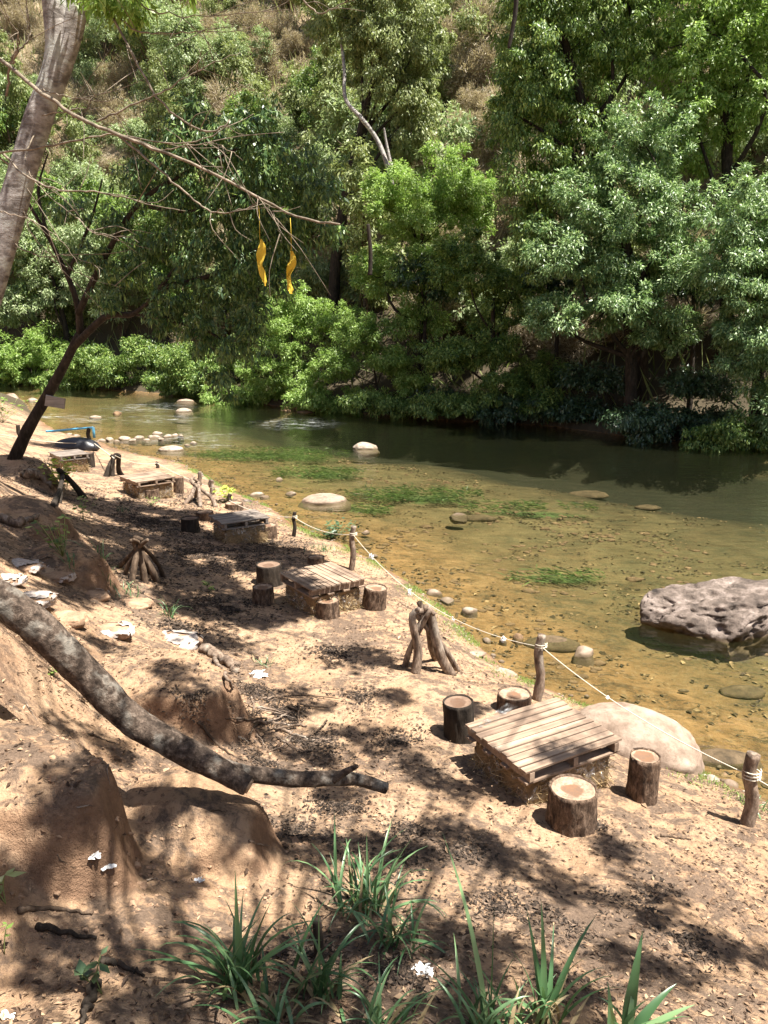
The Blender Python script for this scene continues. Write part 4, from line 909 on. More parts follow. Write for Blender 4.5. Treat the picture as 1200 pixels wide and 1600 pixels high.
for k, (bx_, n_, lb, mt) in enumerate([(395,6,'low leafy bush touching the water right of the dipping bush','leaf_bright'),(300,6,'low bush at the water line behind the hanging crown','leaf_mid'),(120,6,'low bush at the water line left of the leaning tree crown','leaf_mid'),
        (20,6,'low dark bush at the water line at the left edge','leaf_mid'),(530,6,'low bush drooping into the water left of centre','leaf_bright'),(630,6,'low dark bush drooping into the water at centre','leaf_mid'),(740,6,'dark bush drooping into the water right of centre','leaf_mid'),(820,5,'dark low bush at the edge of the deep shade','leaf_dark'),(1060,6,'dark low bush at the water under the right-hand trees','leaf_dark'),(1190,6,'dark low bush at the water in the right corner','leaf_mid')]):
    d = ray(bx_, 660); s_ = np.linspace(15, 90, 600); fy = d[1]*s_[int(np.argmax(polydist(d[0]*s_, d[1]*s_, FA) < 0))]; wpx = F/fy
    pyw = 800-F*tan(PITCH-math.atan(4.0/fy)); rr_ = np.random.default_rng(200+k)
    BT(bx_, 0.1, [(bx_+(i-n_/2+.5)*wpx*.75, pyw-wpx*rr_.uniform(-.1,.5), -.5+rr_.uniform(-.3,.5), .75, .7, .45) for i in range(n_)], 13000, .15 if fy < 38 else .19, mt, lb, 'bush', 'bush', tr=.05, seed=80+k, sub_r=.28, droop=.8)
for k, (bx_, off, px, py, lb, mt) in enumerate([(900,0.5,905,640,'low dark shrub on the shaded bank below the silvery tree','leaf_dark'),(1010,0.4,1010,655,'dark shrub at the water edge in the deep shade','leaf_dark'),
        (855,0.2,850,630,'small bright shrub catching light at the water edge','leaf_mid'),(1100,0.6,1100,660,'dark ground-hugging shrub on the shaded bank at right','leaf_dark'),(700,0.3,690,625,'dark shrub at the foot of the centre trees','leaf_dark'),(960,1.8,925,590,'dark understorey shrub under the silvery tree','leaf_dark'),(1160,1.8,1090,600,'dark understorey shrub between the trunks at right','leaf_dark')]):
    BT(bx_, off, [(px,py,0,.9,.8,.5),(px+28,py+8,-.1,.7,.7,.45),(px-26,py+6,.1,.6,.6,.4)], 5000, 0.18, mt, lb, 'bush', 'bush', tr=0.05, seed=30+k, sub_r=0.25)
# bare trunks seen in the deep shade
for k, (px, off, h_, lb) in enumerate([(975,1.6,5.5,'slim dark trunk standing in the shade under the silvery tree'),(1075,2.0,5.0,'slim dark trunk in the shade, second from the right edge'),(865,1.5,4.5,'thin leaning trunk in the shade left of the silvery tree'),(660,1.2,3.5,'crooked trunk under the centre trees')]):
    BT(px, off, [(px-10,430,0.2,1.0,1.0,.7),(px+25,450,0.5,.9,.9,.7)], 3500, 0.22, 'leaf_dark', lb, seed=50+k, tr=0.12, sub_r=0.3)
# pale dead trunk on the slope, and hanging dark lianas
def pixtube(name, pts, r0, r1, mt, label, cat, n=24, bump=0.15, group=None, seg=8):
    P = [aty(a, b, y) for a, b, y in pts]; c = P[0]; o = MB().tube(spline([p-c for p in P], n), np.linspace(r0, r1, n), seg, bump, 0.3).build(name, M[mt]); o.location = c; return tag(o, label, cat, group)
pixtube('dead_tree', [(612,290,41),(606,262,41),(590,220,41.5),(565,185,41.5),(540,155,42),(538,110,42.5),(533,60,43)], 0.13, 0.08, 'bark_grey', 'pale bare crooked trunk on the dry slope below the vine-hung tree', 'tree')
pixtube('dead_tree', [(612,262,40.8),(604,225,41),(600,200,41)], 0.09, 0.04, 'bark_grey', 'short pale upright limb beside the crooked pale trunk', 'tree')
pixtube('liana', [(808,-60,22),(806,10,22),(800,50,22),(795,75,22)], 0.07, 0.04, 'bark_dark', 'dark liana hanging at the top edge against the dry gap', 'liana')
pixtube('liana', [(578,430,30),(579,395,30),(575,350,30)], 0.09, 0.06, 'bark_dark', 'short dark snag standing among bright leaves at centre', 'dead branch')

# --- hillside plants: six kinds, copied
def proto_tree(name, cl, n, ls, mt, tp, tr, label, cat, seed, **kw):
    root = empty(name, (0,0,0), 0, label, cat); tree_parts(root, cl, n, ls, mt, [np.array(q, float) for q in tp], tr, 'bark_brown', seg=6, seed=seed, **kw); return root
def rblobs(seed, n, R_, zc, zr, r0): 
    r = np.random.default_rng(seed); return [(*(r.normal(size=2)*R_*0.5), zc+r.normal()*zr, *(r0*r.uniform(.7, 1.25, 3))) for _ in range(n)]
PROT = [
 proto_tree('tree', rblobs(1,7,2.2,4.2,1.0,1.3), 15000, .25, 'leaf_pale', [(0,0,-.5),(.1,0,1.5),(.2,.1,3),(0,0,5)], .14, 'pale leafy tree among the dry growth on the steep hillside', 'tree', 71, sub_r=.5),
 proto_tree('tree', rblobs(2,7,2.0,4.5,1.3,1.2), 15000, .24, 'leaf_mid', [(0,0,-.5),(.1,0,1.5),(-.2,.1,3),(0,0,5)], .14, 'green leafy tree among the dry growth on the steep hillside', 'tree', 72, sub_r=.5, droop=.7),
 proto_tree('tree', rblobs(3,6,1.6,5.0,1.6,1.0), 11000, .23, 'leaf_olive', [(0,0,-.5),(.1,0,2),(.3,.1,4),(.2,0,6.5)], .12, 'thin olive tree on the steep hillside', 'tree', 73, sub_r=.45, droop=.7),
 proto_tree('dry_shrub', rblobs(4,6,1.6,1.3,.5,1.0), 9000, .3, 'leaf_dry', [(0,0,-.4),(.1,0,.5),(0,.1,1),(0,0,1.8)], .06, 'dry straw-coloured shrub on the steep hillside', 'shrub', 74, aspect=.14, sub_r=.5, droop=-.3),
 proto_tree('shrub', rblobs(5,6,1.7,1.4,.5,1.0), 9000, .2, 'leaf_pale', [(0,0,-.4),(.1,0,.5),(0,.1,1),(0,0,1.8)], .06, 'pale green shrub on the steep hillside', 'shrub', 75, sub_r=.45),
 proto_tree('shrub', rblobs(6,5,1.5,1.5,.5,1.0), 9000, .2, 'leaf_olive', [(0,0,-.4),(.1,0,.5),(0,.1,1),(0,0,1.8)], .06, 'olive shrub on the steep hillside', 'shrub', 76, sub_r=.45)]
first = [True]*6; hr = np.random.default_rng(5); cntp = 0
GRP = ['trees scattered over the dry hillside']*3+['shrubs scattered over the dry hillside']*3
# sample by photo pixel so the slope we look at is covered evenly
spots = []
for _ in range(4000):
    if len(spots) >= 230: break
    px, py = hr.uniform(-80, 1280), hr.uniform(-60, 560)
    if px > 830 and py > -20 and hr.uniform() < 0.75: continue
    g_ = G(px, py)
    if g_[1] < 20 or polydist(np.array([g_[0]]), np.array([g_[1]]), FA)[0] > -4: continue
    if any((g_[0]-q[0])**2+(g_[1]-q[1])**2 < 2.3**2 for q in spots): continue
    spots.append((g_[0], g_[1], g_[2], px, py))
for (x, y, z, px, py) in spots:
    dryp = 0.55 if (px > 640 and px < 800) or (px > 250 and px < 560 and py < 330) else 0.34
    k = 3 if hr.uniform() < dryp else int(hr.choice([0,1,2,4,5], p=[.30,.08,.18,.28,.16]))
    if k in (0,1,2) and 690 < px < 790: k = 3
    o = PROT[k] if first[k] else copy_tree(PROT[k]); first[k] = False
    o.location = (x, y, z-0.1); s_ = float(hr.uniform(.75, 1.35)); o.scale = (s_, s_, s_*float(hr.uniform(.85, 1.2))); o.rotation_euler = (0, 0, float(hr.uniform(0, 6.28))); o['group'] = GRP[k]
# dry bamboo and grass stems over the slope: one uncountable mass
m = 150000; px_ = hr.uniform(-14, 14, m)
xx = hr.uniform(-70, 45, m); yy = hr.uniform(24, 110, m); fd = -polydist(xx, yy, FA); ok = (fd > 1.0) & (fd < 48) & ((fd > 9+3*noise3(np.stack([xx/3, yy/3, xx*0], -1), 95)) | (hr.uniform(size=len(xx)) < .25)); xx, yy = xx[ok], yy[ok]; zz = H(xx, yy)
cl = noise3(np.stack([xx/2.2, yy/2.2, xx*0+.5], -1), 91)+0.5*noise3(np.stack([xx/.7, yy/.7, xx*0+.5], -1), 92); ok = cl > -0.25; xx, yy, zz = xx[ok], yy[ok], zz[ok]; m = len(xx)
A = np.stack([hr.normal(size=m)*.5, hr.normal(size=m)*.5-.3, hr.uniform(.3, 1.3, m)], -1); L = hr.uniform(.5, 2.0, m)
V = leaf_geo(np.stack([xx, yy, zz], -1), A, hr.normal(size=(m, 3)), L, L*0+.07*hr.uniform(.6, 1.6, m)); k = (hr.uniform(size=m) < .62) & (-polydist(xx, yy, FA) > 8)
tag(fast_mesh('dry_undergrowth', V.reshape(m,4,3)[k].reshape(-1,3), np.arange(4*k.sum()).reshape(-1,4), M['leaf_dry']), 'dry grass and bamboo stems covering the steep hillside', 'undergrowth', kind='stuff')
tag(fast_mesh('green_undergrowth', V.reshape(m,4,3)[~k].reshape(-1,3), np.arange(4*(~k).sum()).reshape(-1,4), M['leaf_olive']), 'green weeds and saplings mixed into the dry hillside growth', 'undergrowth', kind='stuff')

# ------------------------------------------------------------------ leaning tree on the left with dark hanging crown
def pix_rel(c, pts): return [aty(a, b, y)-c for a, b, y in pts]
c = G(20, 716); y0 = c[1]; t = empty('leaning_tree', c, 0, 'slender leaning tree at the left with a dark drooping crown over the river', 'tree')
mb = MB(); P = pix_rel(c, [(20,722,y0),(45,668,y0),(70,625,y0),(98,575,y0-.2),(125,520,y0-.4)]); mb.tube(spline(P, 18), np.linspace(px_m(10.5,y0), px_m(6,y0), 18), 12, .15, .2)
for pts, r0 in [([(125,520,y0-.4),(122,480,y0-.5),(105,430,y0-.6),(75,370,y0-.8),(40,310,y0-1)], 6),([(112,545,y0-.3),(165,495,y0-.8),(210,490,y0-1.2),(250,450,y0-1.6),(300,380,y0-2)], 6),
        ([(122,490,y0-.5),(165,400,y0-1),(215,320,y0-1.5),(290,270,y0-2),(400,220,y0-2.3)], 5),([(215,490,y0-1.2),(270,500,y0-1.6),(330,520,y0-2),(370,560,y0-2)], 4),([(250,450,y0-1.6),(330,430,y0-2),(400,390,y0-2.3),(450,350,y0-2.5)], 4),
        ([(75,370,y0-.8),(60,300,y0-.8),(75,240,y0-.8)], 3),([(105,430,y0-.6),(140,350,y0-.8),(160,280,y0-.9)], 3),([(215,320,y0-1.5),(300,330,y0-2),(380,300,y0-2.2)], 3)]:
    Q = spline(pix_rel(c, pts), 18); mb.tube(Q, np.linspace(px_m(r0,y0), px_m(r0*.3,y0), 18), 8, .12, .2)
mb.build('trunk', M['bark_dark'], t)
cl = []
for (px, py, dy, r_) in [(260,240,-1.6,.5),(330,230,-2,.6),(400,215,-2.3,.5),(450,260,-2.4,.45),(370,300,-2.2,.6),(290,310,-1.8,.55),(220,290,-1.5,.4),(430,330,-2.4,.5),(330,380,-2,.6),(250,380,-1.5,.45),(400,400,-2.2,.5),
        (200,420,-1.2,.35),(290,450,-1.7,.5),(360,460,-2,.5),(320,520,-1.9,.45),(370,540,-2,.4),(350,590,-2,.28),(260,500,-1.5,.35),(455,385,-2.4,.3),(180,350,-1.2,.35),(300,190,-1.8,.4),(500,300,-2.5,.35),(520,360,-2.5,.25),(150,400,-1.2,.3),(170,470,-1.1,.25),(110,330,-1.0,.3),(360,620,-2,.15),(390,500,-2.1,.3),(430,440,-2.3,.3)]:
    p = aty(px, py, y0+dy)-c; cl.append((p[0], p[1], p[2], r_, r_, r_*.85))
V, Q = crown_geo(cl, 30000, .115, aspect=.30, droop=.95, sub_r=.17, seed=61, inner=.35); fast_mesh('crown', V, Q, M['leaf_hang'], t)
p = aty(86, 628, y0-.2)-c; o = MB().box((0,0,0), (.36,.03,.20), Matrix.Rotation(.2, 3, 'Y'), .01).build('nailed_board', M['board'], t, False); o.location = p

# ------------------------------------------------------------------ grey-barked tree at the upper left with bare branches overhead
TX = 5.6; base = np.array([-4.0, TX, 0]); base[2] = H1(base[0], base[1])-.1
t = empty('grey_tree', base, 0, 'mottled grey-barked forked tree at the upper left with long bare branches', 'tree')
mb = MB(); up = [base+np.array([0,0,0]), aty(-115,760,TX), aty(-62,600,TX), aty(-12,430,TX), aty(26,300,TX), aty(60,185,TX), aty(90,95,TX), aty(84,0,TX), aty(60,-150,TX), aty(90,-420,TX+.5)]
mb.tube(spline([p-base for p in up], 60), np.interp(np.linspace(0,1,60), [0,.4,.7,1], [.14,.095,.08,.055]), 26, .10, .22)
mb.tube(spline([p-base for p in [aty(72,160,TX), aty(103,80,TX), aty(124,0,TX), aty(150,-150,TX), aty(260,-420,TX-.3)]], 24), np.linspace(.075,.05,24), 18, .1, .2)
mb.build('trunk', M['bark_grey'], t)
BR = [([(-30,70,5.4),(60,140,5.2),(120,182,5),(185,212,4.9),(250,235,4.8),(320,265,4.7),(400,305,4.6),(470,340,4.5),(530,352,4.4)], 4.5, .9),
 ([(120,-60,5.6),(160,0,5.4),(200,70,5.2),(225,120,5.1),(260,170,5),(320,205,5),(348,198,5),(360,185,5)], 3.2, 1.0),
 ([(40,275,5.6),(-5,240,5.5),(60,232,5.2),(120,220,5),(180,210,5),(270,225,4.9),(330,212,4.9),(358,190,4.9)], 2.4, .9),
 ([(5,240,5.5),(40,275,5.2),(90,295,5),(150,300,4.9),(220,315,4.8),(290,330,4.7)], 2.6, .6), ([(185,212,4.9),(250,265,4.8),(300,310,4.7),(340,333,4.6),(380,326,4.6),(406,316,4.6)], 2.4, .8),
 ([(150,190,5),(240,150,5),(310,110,5),(375,82,5)], 2.2, .6), ([(150,-40,5.5),(200,40,5.3),(260,52,5.2),(330,45,5.1),(368,40,5.1)], 2.0, .6), ([(190,-40,5.4),(215,3,5.3),(260,22,5.2),(340,25,5.1),(450,14,5)], 2.0, .6),
 ([(30,310,5.6),(60,380,5.5),(120,425,5.4),(190,450,5.3)], 1.6, .5), ([(20,380,5.6),(60,400,5.4),(110,400,5.2),(160,420,5.1)], 1.4, .5), ([(60,200,5.6),(40,250,5.3),(70,300,5.1),(120,340,5)], 1.6, .5),
 ([(66,180,5.5),(100,175,5.3),(140,170,5.1),(190,180,5)], 1.6, .5),([(60,140,5.2),(130,155,5.1),(150,150,5.1)], 1.5, .6),([(20,100,5.3),(30,60,5.2),(5,20,5.1)], 2.5, .6),([(10,150,5.4),(20,90,5.3),(45,60,5.3),(40,10,5.3)], 3, .7),
 ([(120,340,5),(150,365,4.9),(210,370,4.9)], 1.3, .5),([(250,235,4.8),(330,225,4.7),(380,250,4.7)], 1.4, .5),([(400,305,4.6),(430,340,4.5),(440,380,4.5)], 1.0, .5),
 ([(460,-60,6),(470,-10,5.9),(500,20,5.8),(560,-10,5.7)], 3, .7), ([(0,330,5),(50,345,4.9),(100,380,4.8),(130,430,4.8)], 1.5, .5)]
br = np.random.default_rng(3)
for pts, r0, tp in BR:
    P = np.array([aty(a, b, y) for a, b, y in pts])-base; Q = spline(P, 30); Q[2:] += br.normal(size=(28,3))*.004
    m_ = MB(); m_.tube(Q, np.linspace(px_m(r0*.72,5), px_m(r0*tp*.3,5), 30), 8, .15, .05)
    for _ in range(5):
        i = int(br.integers(8, 28)); a = Q[i]; d = unit(unit(Q[i]-Q[i-2])+br.normal(size=3)*.7); ln = br.uniform(.12, .5)
        m_.tube(spline([a, a+d*ln*.5+br.normal(size=3)*.02, a+d*ln+np.array([0,0,-.06*ln])+br.normal(size=3)*.03], 7), np.linspace(.003,.0013,7), 5)
    m_.build('branch', M['branch'], t)
# the tree's own leaves: a few bright sprays at the top of the frame and the crown above it
cl = []
for (px, py, y, r_) in [(165,-15,5.4,.22),(190,15,5.3,.14),(20,-190,5.4,.3),(250,-70,5.3,.28)]:
    p = aty(px, py, y)-base; cl.append((p[0], p[1], p[2], r_, r_, r_*.8))
V, Q = crown_geo(cl, 4500, .07, aspect=.3, droop=.8, sub_r=.12, seed=62); fast_mesh('crown', V, Q, M['leaf_bright'], t)
# yellow cloth strips
def ribbon(px, y0_, y1_, wpx, y, label, sway, ph, amp=1.0):
    a = aty(px, y0_, y); n = 22; V = []
    for i in range(n):
        tt = i/(n-1); p = aty(px+sway*tt, y0_+(y1_-y0_)*tt, y); w_ = px_m(wpx, y)/2*(.85+.35*noise3(np.array([tt*4.2,ph*7,1.1]),5))*(1 if tt < .94 else .35)*(.5+min(tt*4,.5))
        for j in range(4):
            s = j/3*2-1; V.append(p-a+np.array([s*w_*(1+.25*noise3(np.array([tt*9,s*3,ph]),6))+.010*sin(tt*7+ph), .02*sin(tt*11+j*1.3+ph)*amp, 0]))
    m_ = MB().add(V, [(i*4+j, i*4+j+1, (i+1)*4+j+1, (i+1)*4+j) for i in range(n-1) for j in range(3)])
    m_.tube([(0,0,0),(0.002,0,px_m(26,y)),(0,0,px_m(46,y))], .0015, 5)
    o = m_.build('cloth_ribbon', M['yellow']); o.location = a; return tag(o, label, 'ribbon')
ribbon(406, 374, 447, 11, 4.6, 'bright yellow cloth strip hanging from the branch, left one', 6, .9, .6)
ribbon(455, 392, 459, 8, 4.6, 'narrower shaded yellow cloth strip hanging right of the bright one', -2, .3, 1.6)

# ------------------------------------------------------------------ overhead shade tree, rooted up the bank behind the viewer's left
SV = np.array(SUN[:])
SHADE = [ # photo pixel of the shade's middle, radius (m), density, height above the ground
 (240,800,1.3,1,9),(330,850,1.2,1,9),(430,870,.9,.9,9),(300,900,1.1,1,9),(200,880,.9,1,9),(360,950,.8,.9,9),(160,830,1,1,9),(430,960,.45,.7,8),(330,1000,.5,.7,8),(60,740,1.2,1,10),(30,800,1.2,1,10),(50,870,.7,1,9),(100,925,.45,1,9),(10,720,1.2,1,10),(150,900,.4,.8,9),(20,930,.35,.8,9),(100,700,1.2,1,10),(120,780,1,.9,9.5),
 (380,1120,.45,.9,8),(470,1090,.4,.7,8),(560,1150,.4,.8,8),(640,1190,.35,.8,8),(480,1190,.3,.8,8),(150,1170,.30,1,7.5),(120,1235,.22,1,7.5),(175,1245,.18,1,7.5),(60,1000,.35,1,7.5),(160,1010,.4,.9,7.5),(260,1060,.38,.8,7.5),(320,1100,.4,.9,7.5),
 (300,1290,.42,1,7.5),(400,1270,.30,.9,7.5),(180,1220,.30,1,7.5),(500,1330,.28,.8,7),(600,1330,.35,.8,7),(720,1300,.3,.7,7),(800,1340,.32,.8,7),(900,1400,.36,.8,7),(1050,1420,.33,.8,7),(1000,1500,.3,.7,7),(1150,1480,.25,.8,7),
 (650,1450,.30,.8,7),(780,1500,.28,.8,7),(560,1480,.28,.8,7),(120,1490,.22,.8,7),(250,1560,.3,.9,7),(420,1570,.28,.8,7),(350,1500,.2,.7,7),(900,1580,.3,.8,7),(700,1600,.3,.9,7),(30,1400,.16,.7,7),
 (700,1230,.25,.7,7.5),(560,1030,.25,.6,8),(620,1090,.22,.6,8),(840,1240,.16,.6,7.5),(960,1340,.2,.7,7),(730,1110,.2,.7,7.5),(820,1130,.12,.5,7.5),(250,1370,.18,.8,7),(520,1230,.22,.8,7.5)]
# two large trees carry these clusters
tA = np.array([0.8, -4.0, 0]); tA[2] = H1(tA[0], tA[1])-.2; tB = np.array([-9.0, 12.0, 0]); tB[2] = H1(tB[0], tB[1])-.2
for base_, label, far_ in ((tA, 'large shade tree rooted on the bank behind the viewer', False), (tB, 'tall shade tree on the bank left of the tables, crown above the view', True)):
    t = empty('shade_tree', base_, 0, label, 'tree'); cl = []; K = []
    for (px, py, r_, dn, hh) in SHADE:
        g_ = G(px, py)
        if (g_[1] > 7.5) != far_: continue
        hh = max(hh, (4.3+.40*g_[1]+r_+.5-g_[2])/SV[2]); p = g_+SV*hh-base_
        K.append(p); q = int(5+r_*9) if r_ < .7 else int(10+r_*10)
        for _ in range(q):
            o3 = unit(br.normal(size=3))*br.uniform(.1, 1)**.5*r_*(.8 if r_ < .7 else .9); rr_ = br.uniform(.07, .15)*(1 if r_ < .7 else 2.4)
            cl.append((p[0]+o3[0], p[1]+o3[1], p[2]+o3[2], rr_, rr_, rr_*.6))
    top = np.array(cl)[:, :3].mean(0); mb = MB()
    T = spline([(0,0,0), top*.2+np.array([0,0,2.0]), top*.45+np.array([0,0,1.5]), top*.8+np.array([0,0,.4])], 24); mb.tube(T, np.linspace(.28,.06,24), 12, .1, .3)
    for i in range(len(K)):
        j = int(np.argmin(np.linalg.norm(T-K[i], axis=1))); j = max(j-4, 6); a = T[j]; e = K[i]
        mb.tube(spline([a, (a+e)/2+br.normal(size=3)*.12+np.array([0,0,.2]), e], 7), np.linspace(.024,.007,7), 5)
    mb.build('trunk', M['bark_brown'], t)
    V, Q = crown_geo(cl, 15000 if not far_ else 62000, .095 if not far_ else .17, aspect=.42, droop=.35, sub_r=.09 if not far_ else .26, seed=63, shell=(.3,1.1)); fast_mesh('crown', V, Q, M['leaf_mid'], t)

# ------------------------------------------------------------------ grass tufts and small plants
def blade(mb_list, p, az, L, W, lean, curl, n=9, twist=0.0):
    d = np.array([cos(az), sin(az), 0]); s = np.array([-sin(az), cos(az), 0]); pts = []; el = pi/2-lean; q = p.copy(); step = L/(n-1)
    Vv = []
    for i in range(n):
        tt = i/(n-1); w_ = W*(min(1, .55+tt*1.6))*(1-max(0, tt-.35)/.65)**.8; w_ = max(w_, .0006); sv = s*cos(twist*tt)+np.array([0,0,1])*sin(twist*tt)
        nrm = np.array([0,0,1])*cos(el)-d*sin(el)
        Vv += [q-sv*w_/2, q+(-nrm)*w_*.18, q+sv*w_/2]
        q = q+(d*cos(el)+np.array([0,0,1])*sin(el))*step; el -= curl*step/L*(.4+1.5*tt)
    mb_list.append(np.array(Vv))
def tuft(px, py, nb, L, W, label, spread=.9, seed=0, mt='grass', tall=None, name='grass_tuft', cat='grass tuft', dry=12, az_bias=None, rb=.04):
    k_ = 1.5 if py > 1350 else 1.0; L *= k_; W *= 1.25 if py > 1350 else 1; nb = int(nb*(.85 if py > 1350 else 1.2))
    if tall: tall = [(a_, l_*1.35, b_, c_, d_) for a_, l_, b_, c_, d_ in tall]
    r = np.random.default_rng(seed); c = G(px, py); t = empty(name, c, 0, label, cat, 'grass tufts in the foreground' if name == 'grass_tuft' else None); n = 9
    for part, cnt, mm in (('blades', nb, mt), ('dead_blades', dry, 'grass_dry')):
        if not cnt: continue
        B = []
        for i in range(cnt):
            az = r.uniform(0, 2*pi); lean = abs(r.normal())*.35*spread+.08; l_ = L*r.uniform(.45, 1.1)
            off = np.array([r.normal(), r.normal(), 0])*rb*(1.15 if py > 1350 else 1)
            p = off+np.array([0,0,H1(c[0]+off[0], c[1]+off[1])-c[2]-.01])
            off*=1.0; blade(B, p, az, l_*(1 if part == 'blades' else .7), W*r.uniform(.7, 1.2), lean*(1 if part == 'blades' else 2.5), r.uniform(.5, 2.0)*spread, n, r.uniform(-.6, .6))
        if part == 'blades' and tall:
            for (azd, l_, ln_, cu, wf) in tall: blade(B, np.array([0,0,-.01]), R(azd), l_, W*wf, ln_, cu, n, .2)
        V = np.concatenate(B); nb_ = len(B); Q = []
        for b_ in range(nb_):
            o_ = b_*n*3
            for i in range(n-1):
                Q += [(o_+i*3, o_+i*3+1, o_+i*3+4, o_+i*3+3), (o_+i*3+1, o_+i*3+2, o_+i*3+5, o_+i*3+4)]
        fast_mesh(part, V, np.array(Q), M[mm], t, True)
    return t
tuft(375, 1545, 46, .30, .017, 'large grass tuft with one tall upright blade at lower left of centre', seed=1, tall=[(90,.42,.02,.1,1.3),(170,.34,.55,1.9,1.3),(185,.36,.8,1.2,1.3),(10,.32,.6,1.4,1.2)], rb=.05)
tuft(575, 1420, 70, .30, .015, 'dense grass tuft on the ledge above the lower centre', 1.1, seed=2, tall=[(20,.36,.5,1.0,1.2),(100,.34,.05,.1,1)], rb=.065)
tuft(615, 1475, 40, .24, .014, 'drooping grass tuft just below and right of the dense one', 1.4, seed=3, rb=.05)
tuft(500, 1560, 30, .28, .016, 'grass tuft beside the upright dark stub', 1.0, seed=4, tall=[(300,.34,.5,.6,1.2),(90,.36,.05,.1,.5)])
tuft(765, 1620, 40, .26, .015, 'grass tuft at the bottom edge with a long arching blade', .8, seed=5, tall=[(120,.62,.28,.55,1.4),(160,.34,.5,.8,1.1),(85,.45,.03,.1,.4)], rb=.06)
tuft(850, 1600, 26, .26, .018, 'grass tuft at the bottom edge right of the long arching blade', .8, seed=6, tall=[(95,.40,.15,.3,1.4),(40,.38,.5,.7,1.3),(110,.36,.3,.3,1.3)])
tuft(975, 1630, 14, .22, .024, 'broad-leaved grass tuft at the bottom right', .9, seed=7, tall=[(60,.34,.4,.3,1.8),(30,.26,.9,.6,1.6),(10,.26,1.0,.4,1.4)], dry=2)
tuft(600, 1620, 24, .24, .014, 'low grass tuft at the very bottom centre', 1.0, seed=8)
tuft(430, 1600, 20, .2, .014, 'small grass tuft in the litter at the bottom', 1.2, seed=9)
for k, (px, py, nb, L_, lb) in enumerate([(185,915,30,.3,'pale grass tuft at the foot of the shaded branch stack'),(262,965,16,.34,'small grass tuft on the bank edge right of the sandbags'),(412,1040,7,.2,'lone grass sprout on the sunny sand'),(95,760,26,.4,'weed tuft below the yellow-green bush'),
        (110,880,14,.3,'grass sprouting from the bank above the small sandbag'),(190,800,10,.25,'grass sprout on the shaded path'),(505,860,40,.22,'green grass patch behind the second pallet table'),(1195,1270,30,.14,'green grass by the end stake at the right edge')]):
    tuft(px, py, nb, L_, .012, lb, 1.2, seed=20+k, rb=.12 if nb > 20 else .04, dry=5)
def broad_plant(px, py, hpx, n, label, mt='leaf_mid', ls=.06, seed=0, spread=.6, name='weed', cat='plant', mtstem='leaf_olive'):
    r = np.random.default_rng(seed); c = G(px, py); D = np.linalg.norm(c-np.array([0,0,CAMZ])); h_ = hpx*D/F; t = empty(name, c, 0, label, cat)
    mb = MB(); P = []; A = []
    ns = max(1, n//6)
    for s in range(ns):
        a = r.uniform(0, 2*pi); e = np.array([cos(a), sin(a), 0])*h_*spread*r.uniform(.1, .8)+np.array([0,0,h_*r.uniform(.6, 1)]); Q = spline([np.zeros(3), e*.5+r.normal(size=3)*h_*.04, e], 6); mb.tube(Q, .0025 if hpx < 60 else .004, 5)
        for _ in range(6):
            i = int(r.integers(2, 6)); az = r.uniform(0, 2*pi); P.append(Q[i]); A.append([cos(az), sin(az), r.uniform(-.2, .5)])
    mb.build('stem', M[mtstem], t); P = np.array(P); A = np.array(A); L = ls*r.uniform(.6, 1.3, len(P)); Nn = np.tile([0,0,1.0], (len(P),1))+r.normal(size=(len(P),3))*.3
    fast_mesh('leaves', leaf_geo(P, A, Nn, L, L*.6), np.arange(4*len(P)).reshape(-1,4), M[mt], t); return t
broad_plant(160, 1555, 48, 12, 'small dark green weed above the root at lower left', 'leaf_dark', .06, 1)
broad_plant(10, 1420, 40, 12, 'pale broad-leaved weed at the lower left edge', 'leaf_pale', .075, 2)
broad_plant(8, 1500, 45, 8, 'spindly weed at the left edge', 'leaf_mid', .03, 3)
broad_plant(95, 765, 45, 140, 'bright yellow-green bush near the fifth table', 'leaf_yellow', .13, 4, .9, 'bush', 'bush')
broad_plant(98, 870, 60, 70, 'leafy creeper hanging on the soil bank at left', 'leaf_mid', .08, 5, .9)
broad_plant(330, 925, 22, 22, 'small green seedling on the shaded path', 'leaf_mid', .06, 6)
broad_plant(355, 785, 26, 110, 'bright leafy weed at the waterside behind the third table', 'leaf_yellow', .10, 7, 1.0)
broad_plant(84, 1060, 18, 16, 'tiny green weed under the fallen trunk', 'leaf_mid', .045, 8)
broad_plant(5, 660, 40, 160, 'green bush on the sandy point at the left edge', 'leaf_mid', .16, 9, 1.4, 'bush', 'bush')
broad_plant(130, 815, 40, 50, 'green weeds on the bank slope above the shaded path', 'leaf_bright', .07, 10, .9)
broad_plant(235, 790, 14, 50, 'low green seedlings on the path in front of the fourth table', 'leaf_mid', .05, 11, 2.2)
broad_plant(520, 842, 26, 200, 'dark fallen leafy bough between the two slim stakes', 'leaf_dark', .09, 12, 2.2)
